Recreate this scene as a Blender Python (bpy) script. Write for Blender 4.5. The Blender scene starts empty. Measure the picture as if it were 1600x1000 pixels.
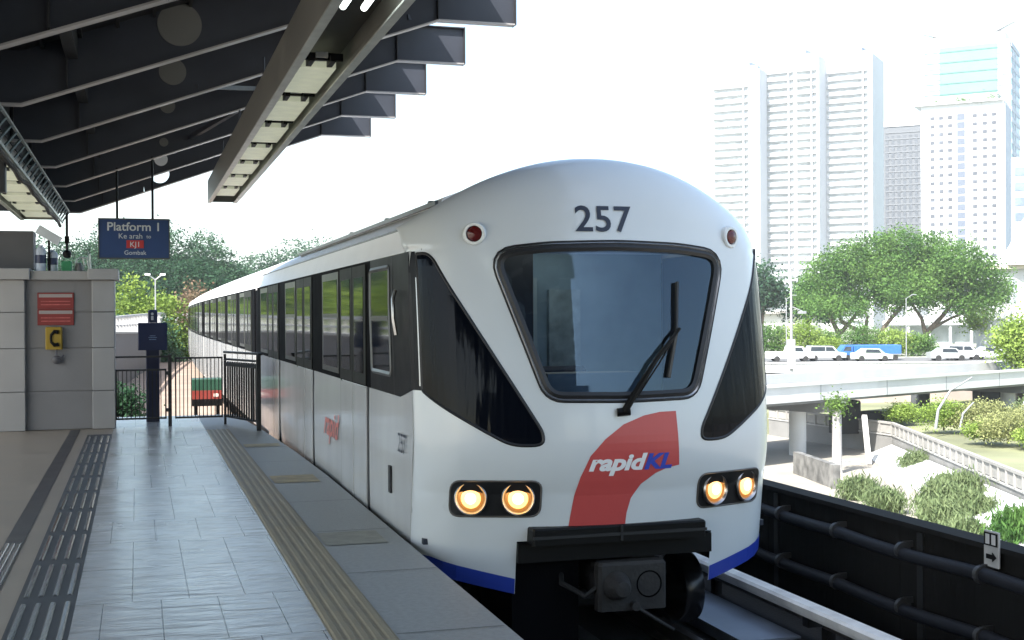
import bpy, math, random
import numpy as np
from mathutils import Vector, Matrix
random.seed(7); rng=np.random.default_rng(11)
sc=bpy.context.scene
COL=sc.collection
PI=math.pi

# ------------------------------------------------------------------ materials
_mats={}
def mat(name,col,rough=.6,metal=0.,var=.12,scale=3.,bump=0.,bscale=40.,spec=.5,emit=None,estr=0.,coat=0.,detail=4.,streak=None):
    if name in _mats: return _mats[name]
    m=bpy.data.materials.new(name); m.use_nodes=True; nt=m.node_tree; N=nt.nodes; L=nt.links
    b=N['Principled BSDF']; b.inputs['Roughness'].default_value=rough; b.inputs['Metallic'].default_value=metal
    b.inputs['Specular IOR Level'].default_value=spec; b.inputs['Coat Weight'].default_value=coat
    b.inputs['Coat Roughness'].default_value=.08
    g=N.new('ShaderNodeNewGeometry')
    vec=g.outputs['Position']
    if streak:
        mp=N.new('ShaderNodeMapping'); mp.inputs['Scale'].default_value=streak; L.new(vec,mp.inputs['Vector']); vec2=mp.outputs[0]
    else: vec2=vec
    if var>0:
        n=N.new('ShaderNodeTexNoise'); n.inputs['Scale'].default_value=scale; n.inputs['Detail'].default_value=detail; L.new(vec2,n.inputs['Vector'])
        r=N.new('ShaderNodeValToRGB'); r.color_ramp.elements[0].position=.3; r.color_ramp.elements[1].position=.72
        r.color_ramp.elements[0].color=tuple(max(0,c*(1-var)) for c in col)+(1,)
        r.color_ramp.elements[1].color=tuple(min(1,c*(1+var)) for c in col)+(1,)
        L.new(n.outputs['Fac'],r.inputs['Fac']); L.new(r.outputs[0],b.inputs['Base Color'])
        rr=N.new('ShaderNodeMapRange'); rr.inputs['To Min'].default_value=max(.02,rough*.8); rr.inputs['To Max'].default_value=min(1,rough*1.2)
        L.new(n.outputs['Fac'],rr.inputs['Value']); L.new(rr.outputs[0],b.inputs['Roughness'])
    else: b.inputs['Base Color'].default_value=tuple(col)+(1,)
    if bump>0:
        n2=N.new('ShaderNodeTexNoise'); n2.inputs['Scale'].default_value=bscale; n2.inputs['Detail'].default_value=3; L.new(vec2,n2.inputs['Vector'])
        bp=N.new('ShaderNodeBump'); bp.inputs['Strength'].default_value=bump; bp.inputs['Distance'].default_value=.02
        L.new(n2.outputs['Fac'],bp.inputs['Height']); L.new(bp.outputs[0],b.inputs['Normal'])
    if emit: b.inputs['Emission Color'].default_value=tuple(emit)+(1,); b.inputs['Emission Strength'].default_value=estr
    _mats[name]=m; return m

def leaf_mat(name,c1,c2,scale=.5,trans=.35):
    m=bpy.data.materials.new(name); m.use_nodes=True; nt=m.node_tree; N=nt.nodes; L=nt.links
    out=N['Material Output']; b=N['Principled BSDF']; b.inputs['Roughness'].default_value=.7; b.inputs['Specular IOR Level'].default_value=.12
    g=N.new('ShaderNodeNewGeometry'); n=N.new('ShaderNodeTexNoise'); n.inputs['Scale'].default_value=scale; n.inputs['Detail'].default_value=6; n.inputs['Roughness'].default_value=.75
    L.new(g.outputs['Position'],n.inputs['Vector'])
    r=N.new('ShaderNodeValToRGB'); r.color_ramp.elements[0].position=.35; r.color_ramp.elements[1].position=.68
    r.color_ramp.elements[0].color=tuple(c1)+(1,); r.color_ramp.elements[1].color=tuple(c2)+(1,)
    L.new(n.outputs['Fac'],r.inputs['Fac']); L.new(r.outputs[0],b.inputs['Base Color'])
    t=N.new('ShaderNodeBsdfTranslucent'); L.new(r.outputs[0],t.inputs['Color'])
    mx=N.new('ShaderNodeMixShader'); mx.inputs[0].default_value=trans
    L.new(b.outputs[0],mx.inputs[1]); L.new(t.outputs[0],mx.inputs[2]); L.new(mx.outputs[0],out.inputs['Surface'])
    return m

def glass_mat(name,tint,rough=.03,refl=1.45):
    m=bpy.data.materials.new(name); m.use_nodes=True; nt=m.node_tree; N=nt.nodes; L=nt.links
    out=N['Material Output']; N.remove(N['Principled BSDF'])
    t=N.new('ShaderNodeBsdfTransparent'); t.inputs[0].default_value=tuple(tint)+(1,)
    gl=N.new('ShaderNodeBsdfGlossy'); gl.inputs['Roughness'].default_value=rough; gl.inputs['Color'].default_value=(.62,.80,1,1)
    f=N.new('ShaderNodeFresnel'); f.inputs[0].default_value=refl
    mx=N.new('ShaderNodeMixShader'); L.new(f.outputs[0],mx.inputs[0]); L.new(t.outputs[0],mx.inputs[1]); L.new(gl.outputs[0],mx.inputs[2])
    L.new(mx.outputs[0],out.inputs['Surface']); return m

# ------------------------------------------------------------------ mesh builder
class MB:
    def __init__(s): s.v=[]; s.f=[]; s.g=[]
    def add(s,vs,fs):
        o=len(s.v); s.g.append((o,o+len(vs),len(s.f),len(s.f)+len(fs))); s.v+= [tuple(map(float,p)) for p in vs]; s.f+=[tuple(i+o for i in f) for f in fs]; return s
    def box(s,x0,x1,y0,y1,z0,z1):
        if x0>x1:x0,x1=x1,x0
        if y0>y1:y0,y1=y1,y0
        if z0>z1:z0,z1=z1,z0
        return s.add([(x0,y0,z0),(x1,y0,z0),(x1,y1,z0),(x0,y1,z0),(x0,y0,z1),(x1,y0,z1),(x1,y1,z1),(x0,y1,z1)],
          [(0,3,2,1),(4,5,6,7),(0,1,5,4),(1,2,6,5),(2,3,7,6),(3,0,4,7)])
    def bevbox(s,x0,x1,y0,y1,z0,z1,r=.01):
        # box with chamfered vertical (z) and top edges
        if x0>x1:x0,x1=x1,x0
        if y0>y1:y0,y1=y1,y0
        o=[(x0+r,y0),(x1-r,y0),(x1,y0+r),(x1,y1-r),(x1-r,y1),(x0+r,y1),(x0,y1-r),(x0,y0+r)]
        cx,cy=(x0+x1)/2,(y0+y1)/2
        def ins(p): 
            return (p[0]+(r if p[0]<cx else -r)*.7, p[1]+(r if p[1]<cy else -r)*.7)
        v=[(p[0],p[1],z0) for p in o]+[(p[0],p[1],z1-r) for p in o]+[(*ins(p),z1) for p in o]
        f=[tuple(range(7,-1,-1)),tuple(range(16,24))]
        for k in (0,8):
            for i in range(8): f.append((k+i,k+(i+1)%8,k+8+(i+1)%8,k+8+i))
        return s.add(v,f)
    def prism(s,poly,axis,a,b):
        # poly = list of 2-D points; axis 'X': (y,z), 'Y': (x,z), 'Z': (x,y)
        def P(p,t): return (t,p[0],p[1]) if axis=='X' else ((p[0],t,p[1]) if axis=='Y' else (p[0],p[1],t))
        n=len(poly); v=[P(p,a) for p in poly]+[P(p,b) for p in poly]
        f=[tuple(range(n-1,-1,-1)),tuple(range(n,2*n))]+[(i,(i+1)%n,n+(i+1)%n,n+i) for i in range(n)]
        return s.add(v,f)
    def tube(s,pts,r,n=8,cap=True):
        pts=[Vector(p) for p in pts]; R=r if isinstance(r,(list,tuple)) else [r]*len(pts)
        rings=[]; prev=None
        for i,p in enumerate(pts):
            d=(pts[min(i+1,len(pts)-1)]-pts[max(i-1,0)]).normalized()
            if prev is None:
                a=Vector((0,0,1)) if abs(d.z)<.9 else Vector((1,0,0)); u=d.cross(a).normalized()
            else:
                u=(prev-d*prev.dot(d)).normalized()
            prev=u; w=d.cross(u)
            rings.append([p+(u*math.cos(2*PI*k/n)+w*math.sin(2*PI*k/n))*R[i] for k in range(n)])
        v=[q for ring in rings for q in ring]; f=[]
        for i in range(len(pts)-1):
            for k in range(n): f.append((i*n+k,i*n+(k+1)%n,(i+1)*n+(k+1)%n,(i+1)*n+k))
        if cap: f.append(tuple(range(n-1,-1,-1))); f.append(tuple((len(pts)-1)*n+k for k in range(n)))
        return s.add(v,f)
    def lathe(s,c,axis,prof,n=28):
        # prof = [(radius, distance along axis)]
        c=Vector(c); d=Vector(axis).normalized(); a=Vector((0,0,1)) if abs(d.z)<.9 else Vector((1,0,0))
        u=d.cross(a).normalized(); w=d.cross(u); v=[]; f=[]
        for r,t in prof:
            for k in range(n):
                v.append(c+d*t+(u*math.cos(2*PI*k/n)+w*math.sin(2*PI*k/n))*r)
        for i in range(len(prof)-1):
            for k in range(n): f.append((i*n+k,i*n+(k+1)%n,(i+1)*n+(k+1)%n,(i+1)*n+k))
        if prof[0][0]>1e-6: f.append(tuple(range(n-1,-1,-1)))
        if prof[-1][0]>1e-6: f.append(tuple((len(prof)-1)*n+k for k in range(n)))
        return s.add(v,f)
    def bar(s,p,q,w,h):
        # rectangular bar between p and q, w horizontal width, h vertical height (centred)
        p=Vector(p); q=Vector(q); d=(q-p).normalized(); a=Vector((0,0,1)) if abs(d.z)<.95 else Vector((0,1,0))
        u=d.cross(a).normalized()*w/2; t=u.cross(d).normalized()*h/2
        v=[p-u-t,p+u-t,p+u+t,p-u+t,q-u-t,q+u-t,q+u+t,q-u+t]
        return s.add(v,[(0,3,2,1),(4,5,6,7),(0,1,5,4),(1,2,6,5),(2,3,7,6),(3,0,4,7)])
    def mapv(s,fn): s.v=[tuple(fn(*p)) for p in s.v]; return s

def build(mb,name,m,smooth=False):
    me=bpy.data.meshes.new(name); me.from_pydata(mb.v,[],mb.f); me.update()
    if smooth:
        me.shade_smooth()
        try: me.set_sharp_from_angle(angle=math.radians(35))
        except Exception: pass
    if m: me.materials.append(m)
    return me
WM={}
def thing(name,label,cat,loc=(0,0,0),rz=0.,group=None):
    o=bpy.data.objects.new(name,None); o.empty_display_size=.3; COL.objects.link(o); o.location=loc; o.rotation_euler=(0,0,rz)
    o['label']=label; o['category']=cat
    if group: o['group']=group
    WM[o]=Matrix.Translation(loc)@Matrix.Rotation(rz,4,'Z'); return o
def tag(o,label,cat,group=None,kind=None):
    o['label']=label; o['category']=cat
    if group:o['group']=group
    if kind:o['kind']=kind
    return o
def part(mb,name,m,parent,world=True,smooth=False,label=None):
    if world and parent is not None:
        M=WM[parent].inverted(); mb.v=[tuple(M@Vector(p)) for p in mb.v]
    me=build(mb,name,m,smooth); o=bpy.data.objects.new(name,me); COL.objects.link(o)
    if parent is not None: o.parent=parent; WM[o]=WM[parent]
    if label:o['label']=label
    return o
def parts(mb,name,m,parent,world=True,smooth=False,per=1):
    # every added piece becomes an object of its own
    for k in range(0,len(mb.g),per):
        a,c=mb.g[k][0],mb.g[k][2]; b,d=mb.g[min(k+per,len(mb.g))-1][1],mb.g[min(k+per,len(mb.g))-1][3]
        q=MB(); q.v=mb.v[a:b]; q.f=[tuple(i-a for i in f) for f in mb.f[c:d]]
        part(q,name,m,parent,world,smooth)
def solo(mb,name,m,label,cat,loc=(0,0,0),rz=0.,group=None,smooth=False,kind=None,world=True):
    M=Matrix.Translation(loc)@Matrix.Rotation(rz,4,'Z')
    if world: mb.v=[tuple(M.inverted()@Vector(p)) for p in mb.v]
    me=build(mb,name,m,smooth); o=bpy.data.objects.new(name,me); COL.objects.link(o); o.location=loc; o.rotation_euler=(0,0,rz); WM[o]=M
    return tag(o,label,cat,group,kind)
def struct(mb,name,m,smooth=False):
    me=build(mb,name,m,smooth); o=bpy.data.objects.new(name,me); COL.objects.link(o); o['kind']='structure'; WM[o]=Matrix.Identity(4); return o
def dup(root,loc,rz,label=None,group=None,scale=None):
    r=root.copy(); COL.objects.link(r); r.location=loc; r.rotation_euler=(0,0,rz)
    if scale: r.scale=scale
    if label:r['label']=label
    if group:r['group']=group
    for ch in list(root.children):
        c=ch.copy(); COL.objects.link(c); c.parent=r
        for g in list(ch.children):
            d=g.copy(); COL.objects.link(d); d.parent=c
    return r

def text2d(s,size,shear=0.,off=0.,align='LEFT',space=1.):
    cu=bpy.data.curves.new('lettering','FONT'); cu.body=s; cu.size=size; cu.shear=shear; cu.offset=off; cu.align_x=align; cu.resolution_u=4; cu.space_character=space
    o=bpy.data.objects.new('lettering_tmp',cu); COL.objects.link(o); bpy.context.view_layer.update()
    dg=bpy.context.evaluated_depsgraph_get(); me=bpy.data.meshes.new_from_object(o.evaluated_get(dg))
    v=[(p.co.x,p.co.y) for p in me.vertices]; f=[tuple(q.vertices) for q in me.polygons]
    bpy.data.objects.remove(o); bpy.data.meshes.remove(me); bpy.data.curves.remove(cu)
    return v,f

# ------------------------------------------------------------------ palette
M_white=mat('train_white_paint',(.62,.655,.665),.3,var=.05,scale=.9,detail=8,spec=.5,coat=.5)
M_white2=mat('train_side_panel',(.56,.57,.565),.25,var=.08,scale=1.5,coat=.5,streak=(1,1,.35))
M_roofw=mat('train_roof',(.78,.79,.80),.45,var=.05,scale=2)
M_black=mat('black_paint',(.005,.005,.005),.45,var=.1,spec=.15)
M_band=mat('window_band_black',(.004,.004,.005),.7,var=.1,spec=.03)
M_blackm=mat('black_underframe',(.012,.012,.012),.7,var=.3,scale=8)
M_glossb=mat('dark_glass',(.002,.003,.006),.09,var=0,spec=.11,bump=.5,bscale=1.6,streak=(5,5,.35))
M_winb=mat('side_window_glass',(.008,.010,.010),.05,var=0,spec=.42)
M_frame=mat('window_frame_grey',(.06,.062,.06),.35,var=.1)
M_rubber=mat('rubber_seal',(.014,.014,.015),.5,var=.1)
M_chrome=mat('steel_trim',(.45,.45,.45),.3,metal=1.,var=.1,scale=20)
M_blue=mat('train_blue_stripe',(.025,.055,.36),.3,var=.05)
M_red=mat('train_red_emblem',(.50,.075,.07),.35,var=.04)
M_navy=mat('number_ink',(.012,.018,.04),.45,var=0)
M_wtext=mat('white_lettering',(.8,.8,.8),.5,var=0)
M_btext=mat('blue_lettering',(.03,.06,.42),.5,var=0)
M_rtext=mat('faded_red_lettering',(.55,.19,.17),.5,var=.1,scale=10)

# ================================================================== TRAIN
XC=3.1325; WH=1.322; RC=.25
def ztop(o):
    a=min(1,abs(o)/WH); return 2.17+.48*(1-a**2.1)
def yn(o,z):
    o=abs(o); y=7.86+.22*o*o
    y+= .13*(z-.7)**1.35 if z>.7 else (.54*(.7-z)**2 if z>.35 else .066+.16*(.35-z))
    e=o-(WH-RC)
    if e>0: y+=RC-math.sqrt(max(0,RC*RC-min(e,RC)**2))
    zt=ztop(o); q=(z-(zt-.38))/.38
    if q>0: y+=.30*(1-math.sqrt(max(0,1-min(q,1)**2)))
    return y
_pc={}
def plan(z):
    k=round(z,2)
    if k in _pc:return _pc[k]
    pts=[];n=120
    for i in range(n+1):
        u=i/n
        o=(WH-RC)*min(1,u/.6) if u<=.6 else (WH-RC)+RC*math.sin((u-.6)/.4*PI/2)
        pts.append((o,yn(o,min(k,1.6)) if k<2.0 else yn(o,k)))
    S=[0]
    for a,b in zip(pts,pts[1:]): S.append(S[-1]+math.dist(a,b))
    _pc[k]=(pts,S); return _pc[k]
def surf(s,z,off=0.):
    pts,S=plan(z); sg=-1 if s<0 else 1; a=abs(s)
    if a>=S[-1]: return (XC+sg*(WH+off),pts[-1][1]+a-S[-1],z)
    lo,hi=0,len(S)-1
    while hi-lo>1:
        m=(lo+hi)//2
        if S[m]<=a: lo=m
        else: hi=m
    t=(a-S[lo])/max(1e-9,S[hi]-S[lo]); p,q=pts[lo],pts[hi]
    o=p[0]+(q[0]-p[0])*t; y=yn(o,z) if z<2.9 else 0
    dx,dy=q[0]-p[0],q[1]-p[1]; L=math.hypot(dx,dy); nx,ny=dy/L,-dx/L
    return (XC+sg*(o+nx*off),y+ny*off,z)
def clip_cell(poly,x0,x1,y0,y1):
    for ax,v,keep in ((0,x0,1),(0,x1,-1),(1,y0,1),(1,y1,-1)):
        out=[]
        for i in range(len(poly)):
            a=poly[i-1]; b=poly[i]; da=(a[ax]-v)*keep; db=(b[ax]-v)*keep
            if da>=0 and db>=0: out.append(b)
            elif da>=0 and db<0 or da<0 and db>=0:
                t=da/(da-db); c=(a[0]+(b[0]-a[0])*t,a[1]+(b[1]-a[1])*t); out.append(c)
                if db>=0: out.append(b)
        poly=out
        if len(poly)<3:return []
    return poly
def decal(poly,off,step=.06,fn=None,tilt=True):
    fn=fn or surf
    mb=MB(); xs=[p[0] for p in poly]; ys=[p[1] for p in poly]
    x=min(xs)
    while x<max(xs):
        y=min(ys)
        while y<max(ys):
            c=clip_cell(poly,x,x+step,y,y+step)
            if len(c)>=3:
                mb.add([fn(a,b,off) for a,b in c],[tuple(range(len(c)))])
            y+=step
        x+=step
    return mb
def smooth_poly(pts,r=.05,n=5):
    out=[]; N=len(pts)
    for i in range(N):
        p=pts[i]; a=pts[i-1]; b=pts[(i+1)%N]
        rr=p[2] if len(p)>2 else r
        la=math.dist(p[:2],a[:2]); lb=math.dist(p[:2],b[:2]); ta=min(rr,la*.45)/la; tb=min(rr,lb*.45)/lb
        A=(p[0]+(a[0]-p[0])*ta,p[1]+(a[1]-p[1])*ta); B=(p[0]+(b[0]-p[0])*tb,p[1]+(b[1]-p[1])*tb)
        for k in range(n+1):
            t=k/n; out.append(((1-t)**2*A[0]+2*t*(1-t)*p[0]+t*t*B[0],(1-t)**2*A[1]+2*t*(1-t)*p[1]+t*t*B[1]))
    return out
def resample(poly,step=.05):
    out=[]
    for i in range(len(poly)):
        a=poly[i]; b=poly[(i+1)%len(poly)]; n=max(1,int(math.dist(a,b)/step))
        for k in range(n): out.append((a[0]+(b[0]-a[0])*k/n,a[1]+(b[1]-a[1])*k/n))
    return out
def offset_poly(poly,d):
    out=[]; n=len(poly)
    for i in range(n):
        a=poly[i-1]; b=poly[(i+1)%n]; dx,dy=b[0]-a[0],b[1]-a[1]; L=math.hypot(dx,dy) or 1
        out.append((poly[i][0]+dy/L*d,poly[i][1]-dx/L*d))
    return out
def ring(poly,d0,d1,off0,off1,fn=None):
    # raised ring following an outline: from offset d0 to d1 (outline counter-clockwise => +d is outward)
    fn=fn or surf
    A=offset_poly(poly,d0); B=offset_poly(poly,d1); mid=offset_poly(poly,(d0+d1)/2); n=len(poly); mb=MB()
    v=[fn(*p,off0) for p in A]+[fn(*p,off1) for p in mid]+[fn(*p,off0) for p in B]
    f=[]
    for i in range(n):
        j=(i+1)%n; f+=[(i,j,n+j,n+i),(n+i,n+j,2*n+j,2*n+i)]
    return mb.add(v,f)
def inside(p,poly):
    x,y=p; c=False
    for i in range(len(poly)):
        a=poly[i-1]; b=poly[i]
        if (a[1]>y)!=(b[1]>y) and x<(b[0]-a[0])*(y-a[1])/(b[1]-a[1])+a[0]: c=not c
    return c
def ccw(p):
    A=sum(p[i-1][0]*p[i][1]-p[i][0]*p[i-1][1] for i in range(len(p)))
    return p if A>0 else p[::-1]
def zbot(s):
    a=abs(s); return -.34+.14*min(1,max(0,(a-.72)/.62))
WS=resample(smooth_poly(ccw([(-.86,1.955,.16),(-.48,1.995,.1),(-.0,2.008,.1),(.48,1.995,.1),(.86,1.955,.16),(.53,.995,.10),(.0,.985,.1),(-.53,.995,.10)]),.1),.04)

train=thing('commuter_train','white metro train numbered 257 with curved nose, red arc and four lit headlights','train',(XC,8.0,-.95))
# nose shell grid in (s,z)
mb=MB(); smax=plan(1.)[1][-1]; NS=150; NZ=150; idx={}
cols=[-smax*(1-2*i/NS) for i in range(NS+1)]
for c_ in (-.722,.722):
    k_=min(range(NS+1),key=lambda i:abs(cols[i]-c_)); cols[k_]=c_
def o_of(s,z):
    p=surf(s,z); return p[0]-XC
V=[];F=[]
for i,s in enumerate(cols):
    o=o_of(s,1.); zb=zbot(s)
    for j in range(NZ+1):
        t=j/NZ; z=zb+(ztop(o)-zb)*t
        y=yn(abs(o),z) if abs(s)<smax-1e-6 else yn(WH,z)
        lip=.022*max(0,min(1,(z-2.0)/.02))*max(0,(abs(o)-1.1)/.22)
        V.append((XC+o+math.copysign(lip,o),y,z))
for i in range(NS):
    for j in range(NZ):
        q=(i*(NZ+1)+j,(i+1)*(NZ+1)+j,(i+1)*(NZ+1)+j+1,i*(NZ+1)+j+1)
        zc=sum(V[k][2] for k in q)/4; s_=(cols[i]+cols[i+1])/2
        if inside((s_,zc),WS) and j>10: continue
        if abs(s_)<.722 and zc<.03: continue
        F.append(q)
mb.add(V,F)
nose=part(mb,'nose_shell',M_white,train,smooth=True)
# glazing
part(decal(WS,-.012,.08),'windscreen',glass_mat('windscreen_glass',(.50,.62,.78),.03,1.75),train,smooth=True)
part(ring(WS,-.035,.012,.004,.016),'windscreen_seal',M_rubber,train,smooth=True)
part(ring(WS,.010,.030,.002,.012),'windscreen_trim',M_chrome,train,smooth=True)
part(ring(WS,.028,.040,.001,.008),'outer_seal',M_rubber,train,smooth=True)
TL=[(-1.435,1.965,.02),(-1.30,1.965,.09),(-1.20,1.79,.1),(-.575,.76,.05),(-.575,.675,.08),(-.78,.675,.10),(-.92,.745,.2),(-1.22,.915,.1),(-1.435,1.03,.02)]
TR=[(-a,b,c) for a,b,c in TL][::-1]
for P_,lb in ((TL,'long black triangular glass on the platform side of the nose'),(TR,'long black triangular glass on the track side of the nose')):
    pl=resample(smooth_poly(ccw(P_)),.05)
    g=part(decal(pl,.004,.05),'corner_window',M_glossb,train,smooth=True,label=lb)
    part(ring(pl,-.012,.010,.003,.010),'corner_window_seal',M_rubber,g,smooth=True)
# cab interior seen through the windscreen
M_cabp=mat('cab_panel_blue_grey',(.15,.24,.36),.55,var=.2,scale=3)
M_cabd=mat('cab_dark_trim',(.015,.02,.035),.6,var=.1)
M_cabl=mat('cab_ceiling_lamp',(.8,.8,.75),.5,emit=(1,.85,.55),estr=.9)
cab=part(MB().box(XC-1.25,XC+1.25,10.2,10.26,.0,2.1),'cab_bulkhead',M_cabp,train)
part(MB().box(XC-.36,XC+.10,10.16,10.2,.1,1.85),'bulkhead_door',mat('cab_door_pale',(.22,.31,.42),.5,var=.06),cab)
part(MB().box(XC-.28,XC+.02,10.145,10.16,1.1,1.6),'bulkhead_door_window',mat('cab_door_window',(.08,.11,.14),.2,var=0),cab)
part(MB().box(XC+.2,XC+.48,10.14,10.2,.9,1.75),'notice_board',mat('cab_notice',(.20,.29,.40),.6,var=.3,scale=9),cab)
part(MB().box(XC-1.28,XC-.22,9.25,10.15,.0,2.02),'cab_cupboard',M_cabd,train)
part(MB().box(XC+1.24,XC+1.28,8.5,10.15,.0,2.02),'cab_lining',M_cabd,train)
part(MB().box(XC-1.26,XC-1.22,8.5,9.24,.0,2.02),'cab_lining',M_cabd,train)
part(MB().box(XC-1.0,XC+1.0,8.25,8.9,.55,.92),'control_desk',M_cabd,train)
part(MB().box(XC-.35,XC+.35,8.5,8.75,.92,1.12),'desk_console',mat('console_grey',(.15,.18,.2),.5),train)
for k in (-1,1): part(MB().box(XC+k*.28-.2,XC+k*.28+.2,8.9,10.0,2.08,2.10),'cab_lamp',M_cabl,train)
part(MB().box(XC-1.28,XC+1.28,8.4,10.2,-.02,.02),'cab_floor',M_cabd,train)
part(MB().bevbox(XC-.05,XC+.40,9.35,9.75,.35,.50,.04).bevbox(XC-.03,XC+.38,9.70,9.80,.50,1.12,.03),'cab_seat',mat('seat_dark_blue',(.02,.035,.08),.7,var=.1),train)
# blue stripe round the skirt
for sg in (-1,1):
    def stripe(a,b,off,sg=sg): return surf(sg*a,zbot(a)+b*(.105),off)
    part(decal([(.725,0),(1.9,0),(1.9,1),(.725,1)],.004,.1,fn=stripe),'blue_skirt_stripe',M_blue,train,smooth=True)
# red arc emblem + lettering
EM=[(.365,.882),(.392,.515),(.30,.50),(.21,.466),(.11,.396),(.045,.30),(.02,.20),(.012,.08),(-.385,.08),(-.372,.19),(-.352,.33),(-.32,.46),(-.26,.60),(-.16,.71),(-.03,.805),(.12,.86),(.24,.880)]
part(decal(EM,.003,.05),'red_arc_emblem',M_red,train,smooth=True)
def nose_text(s,size,s0,z0,m,name,shear=0,off=0,lift=.007,space=1.,align='LEFT',lab=None,sx=1.):
    v,f=text2d(s,size,shear,off,align,space); mb=MB().add([surf(s0+a*sx,z0+b,lift) for a,b in v],f); return part(mb,name,m,train,label=lab)
nose_text('257',.250,-.086,2.105,M_navy,'fleet_number',off=.003,align='CENTER',space=1.04,sx=1.06)
nose_text('rapid',.150,-.272,.502,M_wtext,'operator_lettering',shear=.25,off=.006,space=.98,sx=1.27,lab='white italic word rapid')
nose_text('KL',.142,.118,.502,M_btext,'operator_lettering',shear=.25,off=.006,sx=1.25,lab='blue italic letters KL')
# headlights
M_lens=mat('headlight_glow',(1,.8,.5),.3,emit=(1,.44,.10),estr=.85,var=0)
M_core=mat('headlight_core',(1,.9,.7),.3,emit=(1,.74,.34),estr=2.2,var=0)
M_dark=mat('lamp_recess',(.012,.012,.013),.35,var=.1)
M_redl=mat('marker_lens_red',(.085,.005,.005),.15,var=.0)
for sg in (-1,1):
    pl=resample(smooth_poly(ccw([(sg*.575,.435,.07),(sg*1.185,.435,.07),(sg*1.185,.195,.07),(sg*.575,.195,.07)]),.07),.04)
    h=part(decal(pl,.004,.05),'headlight_panel',M_dark,train,smooth=True)
    part(ring(pl,-.006,.008,.003,.009),'headlight_bezel',mat('bezel_grey',(.10,.09,.08),.4,var=.1),h,smooth=True)
    for s in (.725,1.04):
        P=Vector(surf(sg*s,.318,.006)); Q=Vector(surf(sg*s,.318,.106)); ax=(Q-P).normalized()
        hl=part(MB().lathe(P,ax,[(.108,-.02),(.112,.012),(.104,.022),(.092,.010),(.088,.0)],32),'headlight',M_chrome,train,smooth=True)
        part(MB().lathe(P,ax,[(.089,.003),(.070,.007),(.066,.003)],32),'reflector',mat('amber_reflector',(.35,.16,.05),.25,metal=.7,emit=(1,.38,.08),estr=.18,var=0),hl,smooth=True)
        part(MB().lathe(P,ax,[(.067,.004),(.05,.012),(.036,.016)],32),'lens',M_lens,hl,smooth=True)
        part(MB().lathe(P,ax,[(.037,.017),(.02,.021),(.0001,.022)],24),'bulb',M_core,hl,smooth=True)
    P=Vector(surf(sg*.972,2.088,.0)); ax=(Vector(surf(sg*.972,2.088,.1))-P).normalized()
    if sg<0: pass
    ml=part(MB().lathe(P,ax,[(.080,-.03),(.080,.018),(.072,.026),(.056,.026),(.053,.012)],32),'marker_light',M_white,train,smooth=True)
    part(MB().lathe(P,ax,[(.055,.010),(.045,.028),(.02,.036),(.0001,.038)],24),'red_lens',M_redl,ml,smooth=True)
# wiper
wp=part(MB().tube([surf(-.03,.893,.03),surf(.02,.98,.05),surf(.20,1.22,.045),surf(.41,1.44,.04)],[.024,.024,.017,.011],8),'wiper',M_black,train,smooth=True)
part(MB().tube([surf(-.075,.885,.01),surf(.01,.893,.03)],.028,8),'wiper_pivot',M_black,wp,smooth=True)
part(MB().tube([surf(.05,.98,.05),surf(.24,1.22,.045),surf(.41,1.44,.04)],.006,6),'wiper_link',M_black,wp)
part(MB().bar(surf(.435,1.76,.012),surf(.40,1.42,.012),.014,.03).bar(surf(.40,1.42,.012),surf(.315,1.11,.012),.014,.03),'wiper_blade',M_rubber,wp)
part(MB().box(XC-.70,XC-.22,8.25,9.9,-.80,-.13),'front_equipment_box',M_band,train)
# anti-climber beam, underframe and coupler
mb=MB(); mb.bevbox(XC-.645,XC+.60,7.93,8.12,.012,.125,.012)
bm_=part(mb,'bumper_beam',M_black,train)
part(MB().box(XC-.645,XC+.60,7.918,7.929,.055,.075).box(XC-.03,XC-.015,7.915,7.929,.02,.12),'beam_rib',M_blackm,bm_)
part(MB().box(XC-.71,XC+.70,8.06,8.55,-.12,.011),'coupler_pocket',M_black,train)
mb=MB().box(XC-1.15,XC+1.15,9.9,18.8,-.5,-.16).box(XC-.5,XC+.5,8.6,9.9,-.42,-.16)
part(mb,'underframe',M_blackm,train)
M_coup=mat('coupler_cast_iron',(.022,.020,.018),.75,metal=.05,var=.35,scale=14,bump=.3)
cp=part(MB().bevbox(XC-.185,XC+.305,7.93,8.05,-.455,-.13,.02).bevbox(XC-.12,XC+.24,8.05,8.7,-.40,-.18,.03),'coupler',M_coup,train)
part(MB().lathe((XC+.175,7.935,-.285),(0,-1,0),[(.092,0),(.092,.008),(.084,.008),(.080,.002),(.0001,.0015)],28),'coupler_funnel',mat('funnel_hole_dark',(.002,.002,.002),1.,var=0,spec=0.),cp,smooth=True)  # flat black face paints the darkness inside the funnel hole
part(MB().lathe((XC-.06,7.935,-.285),(0,-1,0),[(.10,0),(.075,.08),(.05,.13),(.0001,.14)],28),'coupler_cone',M_coup,cp,smooth=True)
part(MB().lathe((XC+.06,7.92,-.42),(0,-1,0),[(.03,0),(.03,.05),(.0001,.055)],14).tube([(XC+.06,7.9,-.42),(XC+.18,7.86,-.50),(XC+.34,7.9,-.60)],.012,6),'coupler_valve',M_coup,cp,smooth=True)
part(MB().tube([(XC-.3,8.4,-.14),(XC-.36,8.2,-.30),(XC-.25,8.02,-.36),(XC-.17,8.0,-.30)],.02,8),'air_hose',M_blackm,train,smooth=True)
M_tyre=mat('wheel_steel',(.09,.09,.09),.25,metal=.8,var=.1)
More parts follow.
